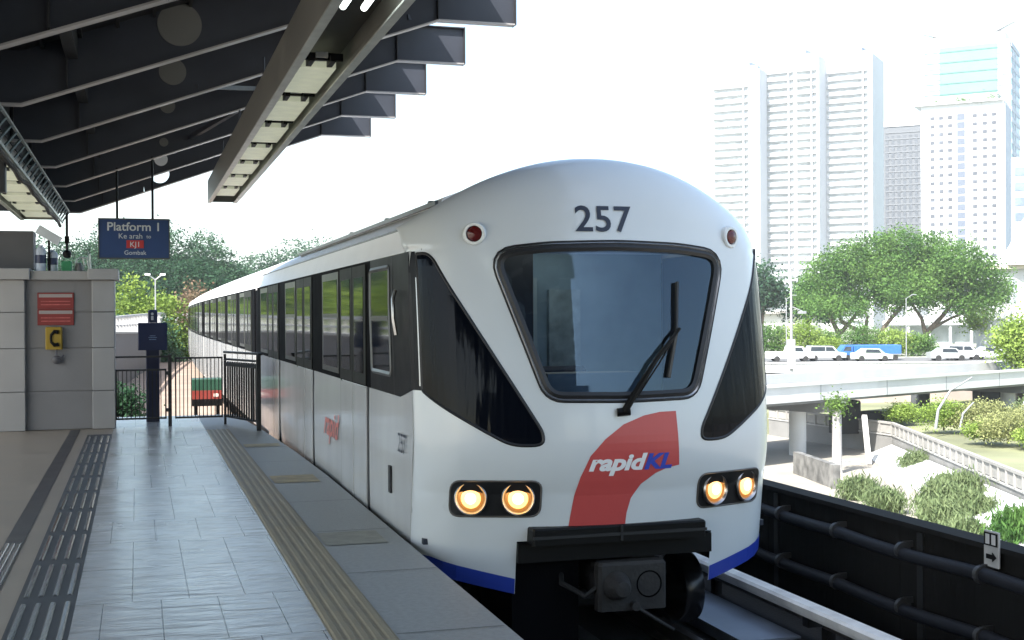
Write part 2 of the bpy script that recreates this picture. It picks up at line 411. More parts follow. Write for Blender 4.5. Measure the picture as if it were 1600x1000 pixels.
# ---- bodies
def bend(y): return max(0,y-30)**2/2000.
def B(mb): return mb.mapv(lambda x,y,z:(x+bend(y),y,z))
def wheelset(y,first=False):
    for sg in (-1,1):
        c=(XC+sg*.78+bend(y),y,-.67)
        part(MB().lathe(c,(sg,0,0),[(.02,-.07),(.30,-.07),(.31,-.04),(.28,-.035),(.28,.05),(.24,.06),(.12,.03),(.05,.07),(.0001,.07)],28),'wheel',M_tyre,train,smooth=True)
    part(MB().tube([(XC-.78+bend(y),y,-.67),(XC+.78+bend(y),y,-.67)],.07,10),'axle',M_blackm,train)
for y in (9.3,11.1): wheelset(y)
part(MB().box(XC-1.0,XC-.86,8.95,11.4,-.72,-.5).box(XC+.86,XC+1.0,8.95,11.4,-.72,-.5).box(XC-.9,XC+.9,10.1,10.3,-.66,-.5),'bogie_frame',M_blackm,train)
part(MB().lathe((XC+.73,8.85,-.53),(1,0,0),[(.10,-.01),(.20,.0),(.255,.02),(.27,.06),(.27,.13),(.255,.17),(.20,.19),(.10,.19)],36),'guide_tyre',mat('tyre_gloss_black',(.012,.012,.014),.22,var=.1),train,smooth=True)
RP=[(1.322,1.985),(1.300,2.02),(1.265,2.14),(1.262,2.165),(1.235,2.172)]
for k in range(1,14):
    o=1.235*(1-k/13); RP.append((o,2.172+.42*(1-(o/1.235)**2.0)**.92))
full=[(XC+a,b) for a,b in RP]+[(XC-a,b) for a,b in RP[::-1][1:]]
def strip(prof,ys,close=False):
    mb=MB(); n=len(prof); v=[(x,y,z) for y in ys for x,z in prof]; f=[]
    for i in range(len(ys)-1):
        for k in range(n-1): f.append((i*n+k,i*n+k+1,(i+1)*n+k+1,(i+1)*n+k))
    mb.add(v,f); mb.f.append(tuple(range(n-1,-1,-1))); mb.f.append(tuple((len(ys)-1)*n+k for k in range(n))); return mb
def car(y0,y1,first,idx):
    names=['leading','second','third','fourth']
    ys=np.linspace(y0,y1,9 if not first else 5)
    r=part(B(strip(full,[ (8.78 if first and i==0 else y) for i,y in enumerate(ys)])),'roof',M_roofw,train,smooth=True)
    body=[(XC-WH,1.985),(XC-WH,1.0),(XC-WH-.004,.45),(XC-WH,0),(XC-WH+.01,-.21),(XC+WH-.01,-.21),(XC+WH,0),(XC+WH+.004,.45),(XC+WH,1.0),(XC+WH,1.985)]
    if not first:
        part(B(strip(body,ys)),'car_body',M_white2,train)
    else:
        # hollow first body: side walls only
        for sg in (-1,1):
            mb=MB(); Z_=[1.985,1.7,1.4,1.0,.7,.45,.2,0,-.21]; V_=[]; F_=[]
            for z in Z_:
                xo=XC+sg*(WH+(.004 if abs(z-.45)<.3 else 0)-(.01 if z<-.1 else 0)); ya_=yn(WH,min(z,1.6))+.004
                V_+=[(xo,ya_,z),(xo,y1,z),(xo-sg*.04,ya_,z),(xo-sg*.04,y1,z)]
            for i in range(len(Z_)-1):
                p_=4*i; F_+=[(p_,p_+1,p_+5,p_+4),(p_+2,p_+6,p_+7,p_+3),(p_,p_+4,p_+6,p_+2),(p_+1,p_+3,p_+7,p_+5)]
            mb.add(V_,F_)
            part(mb,'car_body_side',M_white2,train)
        part(MB().box(XC-WH+.05,XC+WH-.05,10.3,y1,-.2,1.98),'saloon',M_cabd,train)
    # roof side rail lines and ribs
    part(B(MB().box(XC-1.262,XC-1.225,(8.85 if first else y0+.3),y1-.1,2.155,2.18)),'drip_rail',M_frame,r)
    for sg in (-1,1):
        X=XC+sg*WH; o=lambda d,sg=sg,X=X: X+sg*d
        a=y0+ (0 if not first else 0)
        # black window band
        def bx(ya,yb,za,zb,d0,d1): 
            n=max(1,int((yb-ya)/1.5)); mb=MB()
            for q in range(n): mb.box(o(d0),o(d1),ya+(yb-ya)*q/n,ya+(yb-ya)*(q+1)/n,za,zb)
            return B(mb)
        ya0=10.12 if first else y0-.004
        part(bx(ya0,y1+.004,.955,1.982,-.01,.006),'window_band',M_band,train)
        if first:
            # cab side: black area wrapping from the corner
            def side(a_,z_,off,sg=sg): return surf(sg*a_,z_,off)
            pl=[(1.440,1.982),(1.440,1.03),(1.55,1.03),(2.0,.955),(3.20,.955),(3.20,1.982)]
            cs=part(decal(pl,.005,.08,fn=side),'cab_side_band',mat('cab_side_dark',(.006,.006,.008),.4,var=.1,spec=.08),train,smooth=True)
            part(decal([(1.438,1.06),(1.452,1.06),(1.450,1.80),(1.440,1.80)],.010,.05,fn=side),'corner_trim',M_chrome,train,smooth=True)
            pl=resample(smooth_poly([(2.30,1.10,.05),(3.10,1.10,.05),(3.10,1.90,.05),(2.30,1.90,.05)]),.1)
            part(decal(pl,.009,.1,fn=side),'cab_side_window',M_winb,train)
            part(ring(ccw(pl),-.02,.02,.009,.018,fn=side),'window_frame',M_frame,train)
            part(decal([(2.34,1.50),(3.06,1.50),(3.06,1.53),(2.34,1.53)],.014,.1,fn=side),'window_bar',M_frame,train)
            part(MB().tube([surf(sg*1.95,1.40,.03),surf(sg*1.93,1.52,.05),surf(sg*1.93,1.66,.05),surf(sg*1.95,1.72,.03)],.014,8),'grab_handle',M_chrome,train,smooth=True)
            part(decal([(2.18,.96),(2.20,.96),(2.20,1.97),(2.18,1.97)],.010,.2,fn=side),'door_seam',M_rubber,train)
        starts=[10.22,13.57,16.92] if first else [y0+.45+ (y1-y0-.7)/5*q for q in range(5)]
        w=3.35 if first else (y1-y0-.7)/5
        for q,ys_ in enumerate(starts):
            sc_=w/3.35
            def Y(t): return ys_+t*sc_
            last=first and q==2
            # doors: two leaves with tall windows
            for (d0,d1) in ((.08,.74),(.76,1.44)):
                dr=part(bx(Y(d0),Y(d1),.965,1.96,.006,.016),'door',mat('door_upper_grey',(.018,.019,.017),.5,var=.08,spec=.10),train)
                part(bx(Y(d0)+.10,Y(d1)-.10,1.06,1.86,.0162,.019),'door_glass',M_winb,dr)
                if idx==0: part(bx(Y(d0)+.012,Y(d1)-.012,-.17,.945,.0045,.012),'door_lower_panel',M_white2,dr)
            # body side window
            wf=part(bx(Y(1.55),Y(2.62),1.0,1.95,.006,.014),'window_frame',M_frame,train)
            part(bx(Y(1.62),Y(2.54),1.05,1.52,.0142,.017),'window_pane',M_winb,wf)
            part(bx(Y(1.62),Y(2.54),1.56,1.88,.0142,.017),'window_pane',M_winb,wf)
            # seams down the lower panel
            if idx<2 or sg<0:
                part(bx(Y(0.0),Y(.07),-.2,.955,.0,.008),'door_seam',M_rubber,train)
                part(bx(Y(1.45),Y(1.48),-.2,.955,.0,.006),'door_seam',M_rubber,train)
        if idx==0: 
            part(bx(y0+1.2,y1-.02,-.215,-.14,.002,.006),'sill_stripe',M_rubber,train)
    if not first:
        part(B(MB().box(XC-1.1,XC+1.1,y0+1.2,y1-1.2,-.5,-.21)),'underframe',M_blackm,train)
        for yw in (y0+1.8,y0+3.6,y1-3.6,y1-1.8): wheelset(yw)
        part(B(MB().prism([(XC-1.31,-.15),(XC+1.31,-.15),(XC+1.31,1.95)]+[(XC+(a-XC)*.965,b-.06) for a,b in full]+[(XC-1.31,1.95)],'Y',y0-.51,y0+.01)),'gangway',M_band,train)
car(7.9,20.15,True,0)
car(20.65,37.5,False,1); car(38.,54.8,False,2); car(55.3,72.,False,3)
# raised roof panel and small roof fittings
mb=MB()
v=[]; 
for y in (9.2,17.5):
    for o in (-.98,-.93,-.5,0,.5,.93,.98): v.append((XC+o,y,2.172+.42*(1-(abs(o)/1.235)**2)**.92+(.055 if abs(o)<.95 else .01)))
f=[(i,i+1,i+8,i+7) for i in range(6)]+[tuple(range(6,-1,-1)),tuple(range(7,14))]
rp=part(MB().add(v,f),'roof_hatch_panel',M_roofw,train)
part(MB().box(XC-1.0,XC-.975,9.2,17.5,2.36,2.395),'roof_shadow_strip',M_frame,rp)  # solid dark strip paints the shadow gap beside the raised panel
for y in (9.6,11.4,13.4): part(MB().box(XC-.95,XC-.92,y,y+.08,2.38,2.43),'roof_bracket',M_frame,train)
# side lettering on the platform side
def side_text(s,size,s0,z0,m,name,lab,shear=0,off=0,sx=1.):
    v,f=text2d(s,size,shear,off,'CENTER'); fl=[tuple(q) for q in f]
    return part(MB().add([surf(-s0+a*sx,z0+b,.015) for a,b in v],fl),name,m,train,label=lab)
side_text('257',.20,1.93,.56,M_navy,'side_number','small dark 257 beside the cab door',sx=.95)
side_text('rapid',.34,5.35,.37,M_rtext,'side_lettering','faded red rapid lettering on the body side',shear=.25,off=.008,sx=1.3)
part(MB().box(XC-WH-.02,XC-WH-.002,9.25,9.33,.22,.42),'cab_step_handle',M_rubber,train)

# ================================================================== TRACKS AND DECK
M_conc=mat('deck_concrete',(.27,.205,.165),.85,var=.2,scale=.8,bump=.3,bscale=6)
M_trench=mat('trackbed_dark_concrete',(.016,.015,.014),.8,var=.35,scale=2,bump=.4)  # very dark mottled concrete tone
M_rail=mat('rail_steel',(.16,.14,.13),.35,metal=.8,var=.3,scale=5)
def PB(x,y): return x+bend(y)
YS=[-14,-4,4,12,20.3]
struct(MB().box(-8,5.42,-14,20.3,-1.4,-.95).mapv(lambda x,y,z:(x,y,z)),'track_bed',M_trench)
# deck past the platform end, following the curve
yy=[20.3]+list(np.linspace(25,150,26))
def parX(y):
    K=[(20.3,-2.2),(25,-1.72),(40,-.92),(55,-.05),(75,1.5),(100,3.9),(125,7.2),(150,11.5)]
    for a,b in zip(K,K[1:]):
        if y<=b[0]: return a[1]+(b[1]-a[1])*(y-a[0])/(b[0]-a[0])
    return K[-1][1]
mb=MB()
for a,b in zip(yy,yy[1:]):
    x0,x1,x2,x3=parX(a)-.3,5.42+bend(a),parX(b)-.3,5.42+bend(b)
    mb.add([(x0,a,-.951),(x1,a,-.951),(x3,b,-.951),(x2,b,-.951),(x0,a,-2.2),(x1,a,-2.2),(x3,b,-2.2),(x2,b,-2.2)],[(0,1,2,3),(0,4,5,1),(3,2,6,7),(0,3,7,4),(1,5,6,2),(4,7,6,5)])
struct(mb,'track_deck',M_conc)
def rail(x,label):
    prof=[(-.06,0),(.06,0),(.06,.012),(.01,.03),(.01,.10),(.035,.115),(.035,.145),(-.035,.145),(-.035,.115),(-.01,.10),(-.01,.03),(-.06,.012)]
    ys=[-10,5,12,20]+list(np.linspace(25,90,14)); n=len(prof); v=[(x+bend(y)+p,y,-.948+q) for y in ys for p,q in prof]; f=[]
    for i in range(len(ys)-1):
        for k in range(n): f.append((i*n+k,i*n+(k+1)%n,(i+1)*n+(k+1)%n,(i+1)*n+k))
    f.append(tuple(range(n-1,-1,-1))); solo(MB().add(v,f),'running_rail',M_rail,label,'rail',(x,0,-.95),group='running rails under the train')
rail(XC-.7175,'dark steel running rail nearer the platform edge'); rail(XC+.7175,'dark steel running rail farther from the platform')
# reaction plate between rails
mb=MB()
for a,b in zip([-10,4,12,20]+list(np.linspace(25,80,12)),[4,12,20]+list(np.linspace(25,80,12))):
    mb.add([(XC-.15+bend(a),a,-.88),(XC+.15+bend(a),a,-.88),(XC+.15+bend(b),b,-.88),(XC-.15+bend(b),b,-.88),(XC-.15+bend(a),a,-.94),(XC+.15+bend(a),a,-.94),(XC+.15+bend(b),b,-.94),(XC-.15+bend(b),b,-.94)],[(0,1,2,3),(0,4,5,1),(2,6,7,3),(1,5,6,2),(0,3,7,4)])
solo(mb,'reaction_plate',mat('reaction_plate_metal',(.10,.10,.10),.5,metal=.5,var=.3),'flat dark metal reaction plate lying between the running rails','track plate',(XC,0,-.95))
# loose cable trough
tr=thing('cable_trough','short grey sheet metal cable trough on the dark track bed beside the white power rail','cable trough',(4.45,9.4,-.95))
part(MB().box(4.22,4.66,8.35,10.2,-.946,-.86),'trough_body',mat('trough_grey',(.16,.18,.22),.45,metal=.3,var=.15),tr)
part(MB().box(4.20,4.68,8.33,10.22,-.86,-.845),'trough_lid',mat('trough_lid_grey',(.20,.23,.28),.4,metal=.3,var=.15),tr)
# power rail
pr=thing('power_rail','white covered power rail running along the foot of the black track wall','power rail',(4.73,5,-.95))
M_cover=mat('power_rail_cover_white',(.85,.83,.78),.4,var=.18,scale=5,detail=8)
part(MB().prism([(4.66,-.66),(4.80,-.66),(4.80,-.62),(4.78,-.60),(4.68,-.60),(4.66,-.62)],'Y',-6,20).box(4.70,4.76,-6,20,-.70,-.66),'rail_cover',M_cover,pr)
mb=MB()
for k in range(14):
    y=-5+k*1.9; mb.box(4.72,4.95,y,y+.08,-.78,-.70); mb.box(4.88,4.95,y,y+.08,-.945,-.78)
parts(mb,'support_bracket',M_blackm,pr,per=2)
part(MB().prism([(4.86,-.80),(4.92,-.80),(4.92,-.74),(4.86,-.74)],'Y',-6,20),'lower_conductor',M_rail,pr)
# right hand track wall with pipes
M_wall=mat('dark_track_wall',(.010,.0095,.009),.9,spec=.15,var=.45,scale=1.2,bump=.5,bscale=9,streak=(1,1,.3))  # near-black base with uneven upright streaks
yb=[-8,0,4,6,8,10,12,14,17,20.3]+list(np.linspace(25,120,20))
mb=MB()
for a,b in zip(yb,yb[1:]):
    A,Bv=bend(a),bend(b); g=.006 if b<22 else 0
    mb.add([(5.3+A,a,-.948),(5.42+A,a,-.948),(5.42+Bv,b-g,-.948),(5.3+Bv,b-g,-.948),(5.3+A,a,.0),(5.42+A,a,.0),(5.42+Bv,b-g,.0),(5.3+Bv,b-g,.0)],[(4,5,6,7),(0,4,7,3),(1,2,6,5),(0,1,5,4),(3,7,6,2)])
tw=thing('track_wall','low black concrete wall along the far side of the track','wall',(5.36,6,-.95))
part(mb,'wall_panels',M_wall,tw)
mb=MB()
for k in range(13): mb.box(5.285,5.2995,-7+k*2.1,-6.93+k*2.1,-.94,-.02)
parts(mb,'wall_rib',M_blackm,tw)
part(MB().box(5.27,5.45,-8,20.3,.001,.035),'wall_coping',mat('coping_dark',(.012,.012,.012),.9,spec=.15,var=.4,scale=4),tw)
M_pipe=mat('conduit_pipe_dark',(.012,.013,.017),.6,var=.2,scale=5,spec=.22)
for zc,lb in ((-.155,'upper dark conduit pipe clamped along the black track wall'),(-.555,'lower dark conduit pipe clamped along the black track wall')):
    p=thing('conduit_pipe',lb,'pipe',(5.2,6,zc),group='conduit pipes on the track wall')
    pts=[(5.215+.006*math.sin(y*2.1),y,zc-.018*abs(math.sin((y-5.2)*PI/1.76*1.0))**1.2+.008*math.sin(y*1.3)) for y in np.linspace(-6,20,120)]
    part(MB().tube(pts,.047,12),'pipe_run',M_pipe,p,smooth=True)
    for k in range(-6,17):
        y=5.2+k*.88
        if y>19.5: break
        cl=part(MB().lathe((5.215,y,zc),(0,1,0),[(.048,-.018),(.060,-.018),(.062,0),(.060,.018),(.048,.018)],16).box(5.22,5.3,y-.010,y+.010,zc+.02,zc+.065),'pipe_clamp',mat('clamp_grey',(.06,.06,.06),.45,metal=.5,var=.2),p,smooth=True)
# marker board on the wall
mk=thing('track_marker','small white marker board with black marks fixed to the top of the black track wall','marker sign',(5.27,6.95,0))
part(MB().bevbox(5.255,5.27,6.84,6.99,-.10,.13,.004),'board',mat('marker_board_white',(.36,.36,.36),.6,var=.15,scale=12),mk)
part(MB().box(5.250,5.2548,6.85,6.98,.035,.12).prism([(6.86,-.035),(6.90,-.005),(6.90,-.02),(6.96,-.02),(6.96,-.05),(6.90,-.05),(6.90,-.065)],'X',5.250,5.2548),'black_marks',M_black,mk)
part(MB().box(5.2495,5.25,6.865,6.905,.045,.11).box(5.2495,5.25,6.925,6.965,.045,.11),'white_marks',mat('marker_white',(.5,.5,.5),.6,var=0),mk)

# ================================================================== PLATFORM
def tile_mat():
    m=bpy.data.materials.new('glazed_platform_tiles'); m.use_nodes=True; nt=m.node_tree; N=nt.nodes; L=nt.links; b=N['Principled BSDF']
    g=N.new('ShaderNodeNewGeometry'); mp=N.new('ShaderNodeMapping'); mp.inputs['Location'].default_value=(.037,-.55,0); L.new(g.outputs['Position'],mp.inputs['Vector'])
    br=N.new('ShaderNodeTexBrick'); br.offset=.5; br.offset_frequency=3; br.squash=1.; br.inputs['Scale'].default_value=1.
    br.inputs['Brick Width'].default_value=.2995; br.inputs['Row Height'].default_value=.94; br.inputs['Mortar Size'].default_value=.0035; br.inputs['Mortar Smooth'].default_value=.3; br.inputs['Bias'].default_value=-.2
    br.inputs['Color1'].default_value=(.40,.405,.395,1); br.inputs['Color2'].default_value=(.435,.43,.415,1); br.inputs['Mortar'].default_value=(.07,.07,.07,1)
    L.new(mp.outputs[0],br.inputs['Vector'])
    n=N.new('ShaderNodeTexNoise'); n.inputs['Scale'].default_value=1.6; n.inputs['Detail'].default_value=6; L.new(g.outputs['Position'],n.inputs['Vector'])
    mx=N.new('ShaderNodeMix'); mx.data_type='RGBA'; mx.blend_type='MULTIPLY'; mx.inputs[0].default_value=.42
    L.new(br.outputs['Color'],mx.inputs[6]); r=N.new('ShaderNodeValToRGB'); r.color_ramp.elements[0].position=.35; r.color_ramp.elements[1].position=.65; r.color_ramp.elements[0].color=(.50,.48,.46,1)
    L.new(n.outputs['Fac'],r.inputs['Fac']); L.new(r.outputs[0],mx.inputs[7]); L.new(mx.outputs[2],b.inputs['Base Color'])
    rr=N.new('ShaderNodeMapRange'); rr.inputs['To Min'].default_value=.14; rr.inputs['To Max'].default_value=.34; L.new(n.outputs['Fac'],rr.inputs['Value']); L.new(rr.outputs[0],b.inputs['Roughness'])
    # tiles undulate a little across the walking direction
    mp2=N.new('ShaderNodeMapping'); mp2.inputs['Scale'].default_value=(1.5,7,1); L.new(g.outputs['Position'],mp2.inputs['Vector'])
    n2=N.new('ShaderNodeTexNoise'); n2.inputs['Scale'].default_value=1.6; n2.inputs['Detail'].default_value=3; L.new(mp2.outputs[0],n2.inputs['Vector'])
    bp=N.new('ShaderNodeBump'); bp.inputs['Strength'].default_value=.34; bp.inputs['Distance'].default_value=.03; L.new(n2.outputs['Fac'],bp.inputs['Height'])
    bp2=N.new('ShaderNodeBump'); bp2.invert=True; bp2.inputs['Strength'].default_value=.4; bp2.inputs['Distance'].default_value=.004; L.new(br.outputs['Fac'],bp2.inputs['Height']); L.new(bp.outputs[0],bp2.inputs['Normal'])
    L.new(bp2.outputs[0],b.inputs['Normal']); return m
M_beige=mat('beige_terrazzo',(.29,.25,.20),.42,var=.12,scale=2.5,bump=.05)
M_edge=mat('platform_edge_granite',(.245,.25,.24),.5,var=.16,scale=30,detail=8,bump=.1,bscale=90)
def edgeX(y):
    K=[(-14,1.735),(12,1.735),(14.5,1.70),(17.3,1.60),(20.3,1.45)]
    for a,b in zip(K,K[1:]):
        if y<=b[0]: return a[1]+(b[1]-a[1])*(y-a[0])/(b[0]-a[0])
    return K[-1][1]
slab=[(-8,-14),(edgeX(-14),-14),(edgeX(12),12),(edgeX(14.5),14.5),(edgeX(17.3),17.3),(edgeX(20.3),20.3),(-8,20.3)]
struct(MB().prism(slab,'Z',-.93,-.012),'platform_slab',M_trench)
def sheet(x0,x1,z=0.,y0=-13.9,y1=20.29): return MB().add([(x0,y0,z),(x1,y0,z),(x1,y1,z),(x0,y1,z)],[(0,1,2,3)])
struct(sheet(-7.9,-.33,-.004),'platform_floor',M_beige)
struct(sheet(-.3295,.8795,0.),'platform_floor',tile_mat())
ed=MB(); ys=[-13.9,12,14.5,17.3,20.29]
for a,b in zip(ys,ys[1:]): ed.add([(1.1845,a,0),(edgeX(a)+.01,a,0),(edgeX(b)+.01,b,0),(1.1845,b,0),(edgeX(a)+.01,a,-.06),(edgeX(b)+.01,b,-.06)],[(0,1,2,3),(1,4,5,2)])
struct(ed,'platform_edge',M_edge)
# joints across the edge slabs
mb=MB()
for k in range(-6,14):
    y=1.5*k; mb.add([(1.19,y,.004),(edgeX(y)-.004,y,.004),(edgeX(y)-.004,y+.008,.004),(1.19,y+.008,.004)],[(0,1,2,3)])
mb_j=struct(mb,'platform_edge_joints',mat('joint_dark',(.06,.06,.06),.8,var=0))
# faded yellow door-waiting marks
M_yel=mat('faded_yellow_paint',(.33,.28,.17),.6,var=.3,scale=7,detail=8)
M_yel2=mat('worn_yellow_paint',(.25,.245,.205),.6,var=.22,scale=9,detail=8)
for y,m,h in ((11.75,M_yel,.55),(8.45,M_yel2,.50),(15.1,M_yel,.35)):
    struct(MB().add([(1.20,y,.004),(1.62,y,.004),(1.62,y+h,.004),(1.20,y+h,.004)],[(0,1,2,3)]),'yellow_floor_marking',m)
# tactile strip beside the edge: raised ribs
M_tac=mat('tactile_tan',(.235,.195,.125),.55,var=.15,scale=3,bump=.1)
mb=MB(); x0,x1=.88,1.184; n=5; prof=[]
mb.box(x0,x1,-13.9,17.6,-.01,.0015)
for k in range(n):
    c=x0+(k+.5)*(x1-x0)/n
    mb.prism([(c-.021,.0016),(c+.021,.0016),(c+.013,.0085),(c-.013,.0085)],'Y',-13.9,17.6)
struct(mb,'tactile_strip',M_tac)
struct(sheet(.88,1.184,-.002,17.6,20.29),'platform_floor_end',M_edge)
# dark tactile guide path: rows of four polished bars
mb=MB(); mb.box(-.636,-.331,-13.9,17.4,-.01,.0015); struct(mb,'tactile_path',mat('tactile_dark_base',(.055,.06,.065),.6,var=.15,scale=6))
mb=MB(); y=-13.5
while y<17.2:
    for k in range(4):
        c=-.636+.04+(k)*.0752; a=y; b=min(y+.92,17.3)
        mb.add([(c-.015,a,.0016),(c+.015,a,.0016),(c+.015,b,.0016),(c-.015,b,.0016),(c-.007,a+.008,.009),(c+.007,a+.008,.009),(c+.007,b-.008,.009),(c-.007,b-.008,.009)],[(4,5,6,7),(0,1,5,4),(1,2,6,5),(2,3,7,6),(3,0,4,7)])
    y+=1.10
struct(mb,'tactile_path_bars',mat('tactile_bar_polished',(.13,.14,.15),.16,metal=.5,var=.15,scale=8))
mb=MB(); mb.box(-.88,-.757,-13.9,18.2,-.01,.0015); struct(mb,'dark_floor_band',mat('dark_floor_band',(.035,.035,.04),.35,var=.2))
mb=MB()
for k in range(3): mb.prism([(-.87+k*.038,.0016),(-.845+k*.038,.0016),(-.85+k*.038,.006),(-.865+k*.038,.006)],'Y',-13.9,9.2)
struct(mb,'dark_floor_band_ribs',mat('tactile_bar_polished',(.2,.2,.2)))

# ================================================================== CANOPY
M_sheet=mat('canopy_sheet_charcoal',(.016,.017,.019),.7,var=.15,scale=2)
M_web=mat('canopy_web_slate',(.030,.034,.046),.5,var=.15,scale=3)
M_flange=mat('canopy_flange_grey',(.34,.32,.31),.4,var=.18,scale=2,detail=6)
can=thing('station_canopy','dark steel platform canopy with a row of sloping ribs and pale lower edges','canopy',(-1.3,18.9,0))
KL,KR,EV,ZL,ZR=-.764,2.66,3.383,3.026,4.246; DP=.37
mb=MB()
sl=(ZR-ZL)/(KR-KL)
# corrugated-look sheet: right slope then left slope, thin slabs
def zs(x): return ZL+(x-KL)*sl
for (xa,za,xb,zb) in ((-1.3,ZL+DP,KL,ZL+DP),(KL,ZL+DP,2.95,zs(2.95)+DP),(-1.84,ZL+DP,-1.3,ZL+DP),(-6.0,ZL+DP+1.5,-1.84,ZL+DP)):
    mb.add([(xa,-14,za+.002),(xb,-14,zb+.002),(xb,18.93,zb+.002),(xa,18.93,za+.002),(xa,-14,za+.05),(xb,-14,zb+.05),(xb,18.93,zb+.05),(xa,18.93,za+.05)],[(0,3,2,1),(4,5,6,7),(0,1,5,4),(1,2,6,5),(2,3,7,6),(3,0,4,7)])
part(mb,'roof_sheet',M_sheet,can)
for k in range(-12,6):
    y=9.405+1.905*k
    prof=[(-1.3,ZL),(KL,ZL),(KR,ZR),(EV,ZR),(EV,ZR+DP),(KR-.1,ZR+DP),(KL,ZL+DP),(-1.3,ZL+DP)]
    if k==5:
        # the last rib has a round service opening
        xa,xb,cx,cz,rr=.10,.54,.32,3.60,.135
        wb=MB().prism([(-1.3,ZL),(KL,ZL),(xa,zs(xa)),(xa,zs(xa)+DP),(KL,ZL+DP),(-1.3,ZL+DP)],'Y',y-.008,y+.008)
        wb.prism([(xb,zs(xb)),(KR,ZR),(EV,ZR),(EV,ZR+DP),(KR-.1,ZR+DP),(xb,zs(xb)+DP)],'Y',y-.008,y+.008)
        n=28; V_=[];F_=[]
        for yq in (y-.008,y+.008):
            for i in range(n):
                th=2*PI*i/n; dx,dz=math.cos(th),math.sin(th); best=9
                for t_ in np.linspace(.136,.6,200):
                    px_,pz_=cx+dx*t_,cz+dz*t_
                    if px_<xa or px_>xb or pz_<zs(px_) or pz_>zs(px_)+DP: best=t_; break
                V_+=[(cx+dx*rr,yq,cz+dz*rr),(cx+dx*best,yq,cz+dz*best)]
        for i in range(n):
            j=(i+1)%n; F_+=[(2*i,2*i+1,2*j+1,2*j),(2*n+2*i,2*n+2*j,2*n+2*j+1,2*n+2*i+1),(2*i,2*j,2*n+2*j,2*n+2*i)]
        wb.add(V_,F_); rb=part(wb,'rib',M_web,can)
    else: rb=part(MB().prism(prof,'Y',y-.008,y+.008),'rib',M_web,can)
    if 0<=k<5: part(MB().lathe((.305,y-.009,(3.64,3.655,3.665,3.55,3.58)[k]),(0,-1,0),[((.155,.115,.075,.05,.085)[k],0),((.155,.115,.075,.05,.085)[k],.006),(.0001,.007)],32),'opening_disc',mat('opening_disc_grey',(.13,.13,.12),.6,var=.05) if k<4 else mat('opening_disc_sky',(.7,.7,.7),.5,var=.03),rb)  # discs stand in for web openings; the pale one paints sky behind
    fl=MB()
    for (a,b) in (((-1.3,ZL),(KL,ZL)),((KL,ZL),(KR,ZR)),((KR,ZR),(EV,ZR))):
        fl.add([(a[0],y-.05,a[1]-.014),(b[0],y-.05,b[1]-.014),(b[0],y+.05,b[1]-.014),(a[0],y+.05,a[1]-.014),(a[0],y-.05,a[1]-.001),(b[0],y-.05,b[1]-.001),(b[0],y+.05,b[1]-.001),(a[0],y+.05,a[1]-.001)],[(0,3,2,1),(4,5,6,7),(0,1,5,4),(1,2,6,5),(2,3,7,6),(3,0,4,7)])
    part(fl,'rib_flange',M_flange,rb)
    parts(MB().box(EV,EV+.012,y-.06,y+.06,ZR-.014,ZR+DP+.012).box(KR-.01,KR+.002,y-.05,y-.009,ZR,ZR+DP-.002).box(2.18,2.19,y-.05,y-.009,zs(2.18)+.004,zs(2.18)+DP-.004).box(1.30,1.315,y-.05,y-.009,zs(1.3)+.008,zs(1.3)+DP-.004).box(-.47,-.455,y-.05,y-.009,zs(-.46)+.008,zs(-.46)+DP-.004).box(-.99,-.978,y-.06,y-.009,ZL,ZL+DP).box(KR,EV,y-.05,y+.05,ZR+DP-.0,ZR+DP+.012),'rib_stiffener',mat('stiffener_dark',(.02,.021,.025),.6,var=.1),rb)
    if k>=-12:
        lp=[(-1.3,ZL),(-1.84,ZL),(-6.0,ZL+1.5),(-6.0,ZL+1.5+DP),(-1.84,ZL+DP),(-1.3,ZL+DP)]
        part(MB().prism([(p[0],p[1]) for p in lp],'Y',y-.008,y+.008),'rib',M_web,can)
for x,d in ((-.43,.16),(1.36,.12)):
    z=zs(x)+DP
    part(MB().box(x-.04,x+.04,-14,18.9,z-d,z+.02),'purlin',M_sheet,can)
for q in range(14):
    x=-.62+q*.25
    if x<2.8: part(MB().box(x-.012,x+.012,-13.9,18.9,zs(x)+DP-.035,zs(x)+DP+.006),'sheet_corrugation',M_sheet,can)
for x in (-1.14,): part(MB().box(x-.15,x+.13,-14,18.95,ZL-.02,ZL+.30),'valley_beam',M_sheet,can)
part(MB().bar((1.35,13.2,zs(1.35)+.1),(2.4,11.3,zs(2.4)+.1),.05,.05).bar((1.35,13.2,zs(1.35)+.1),(.6,15.1,zs(.6)+.1),.05,.05).bar((1.35,13.2,zs(1.35)+.1),(.5,11.3,zs(.5)+.06),.04,.04),'wind_brace',M_web,can)
hall_=thing('added_concourse','dim concourse block added unseen behind the viewer to darken reflections and the train front','station building',(-3,-14.5,0))  # added out of view so dark glass and train front see less sky
M_hall=mat('concourse_wall_grey',(.10,.10,.105),.7,var=.1)
part(MB().box(-12,1.6,-15,-14.02,-.9,5.2).box(1.6,6.4,-15,-14.02,3.4,5.2),'concourse_wall',M_hall,hall_)
part(MB().box(5.6,6.4,-15,-14.02,-.9,3.399),'bridge_column',M_hall,hall_)
part(MB().box(-.5,1.0,-14.01,-13.95,0,2.4),'doorway_panel',mat('door_panel_pale',(.35,.36,.38),.5,var=.1),hall_)
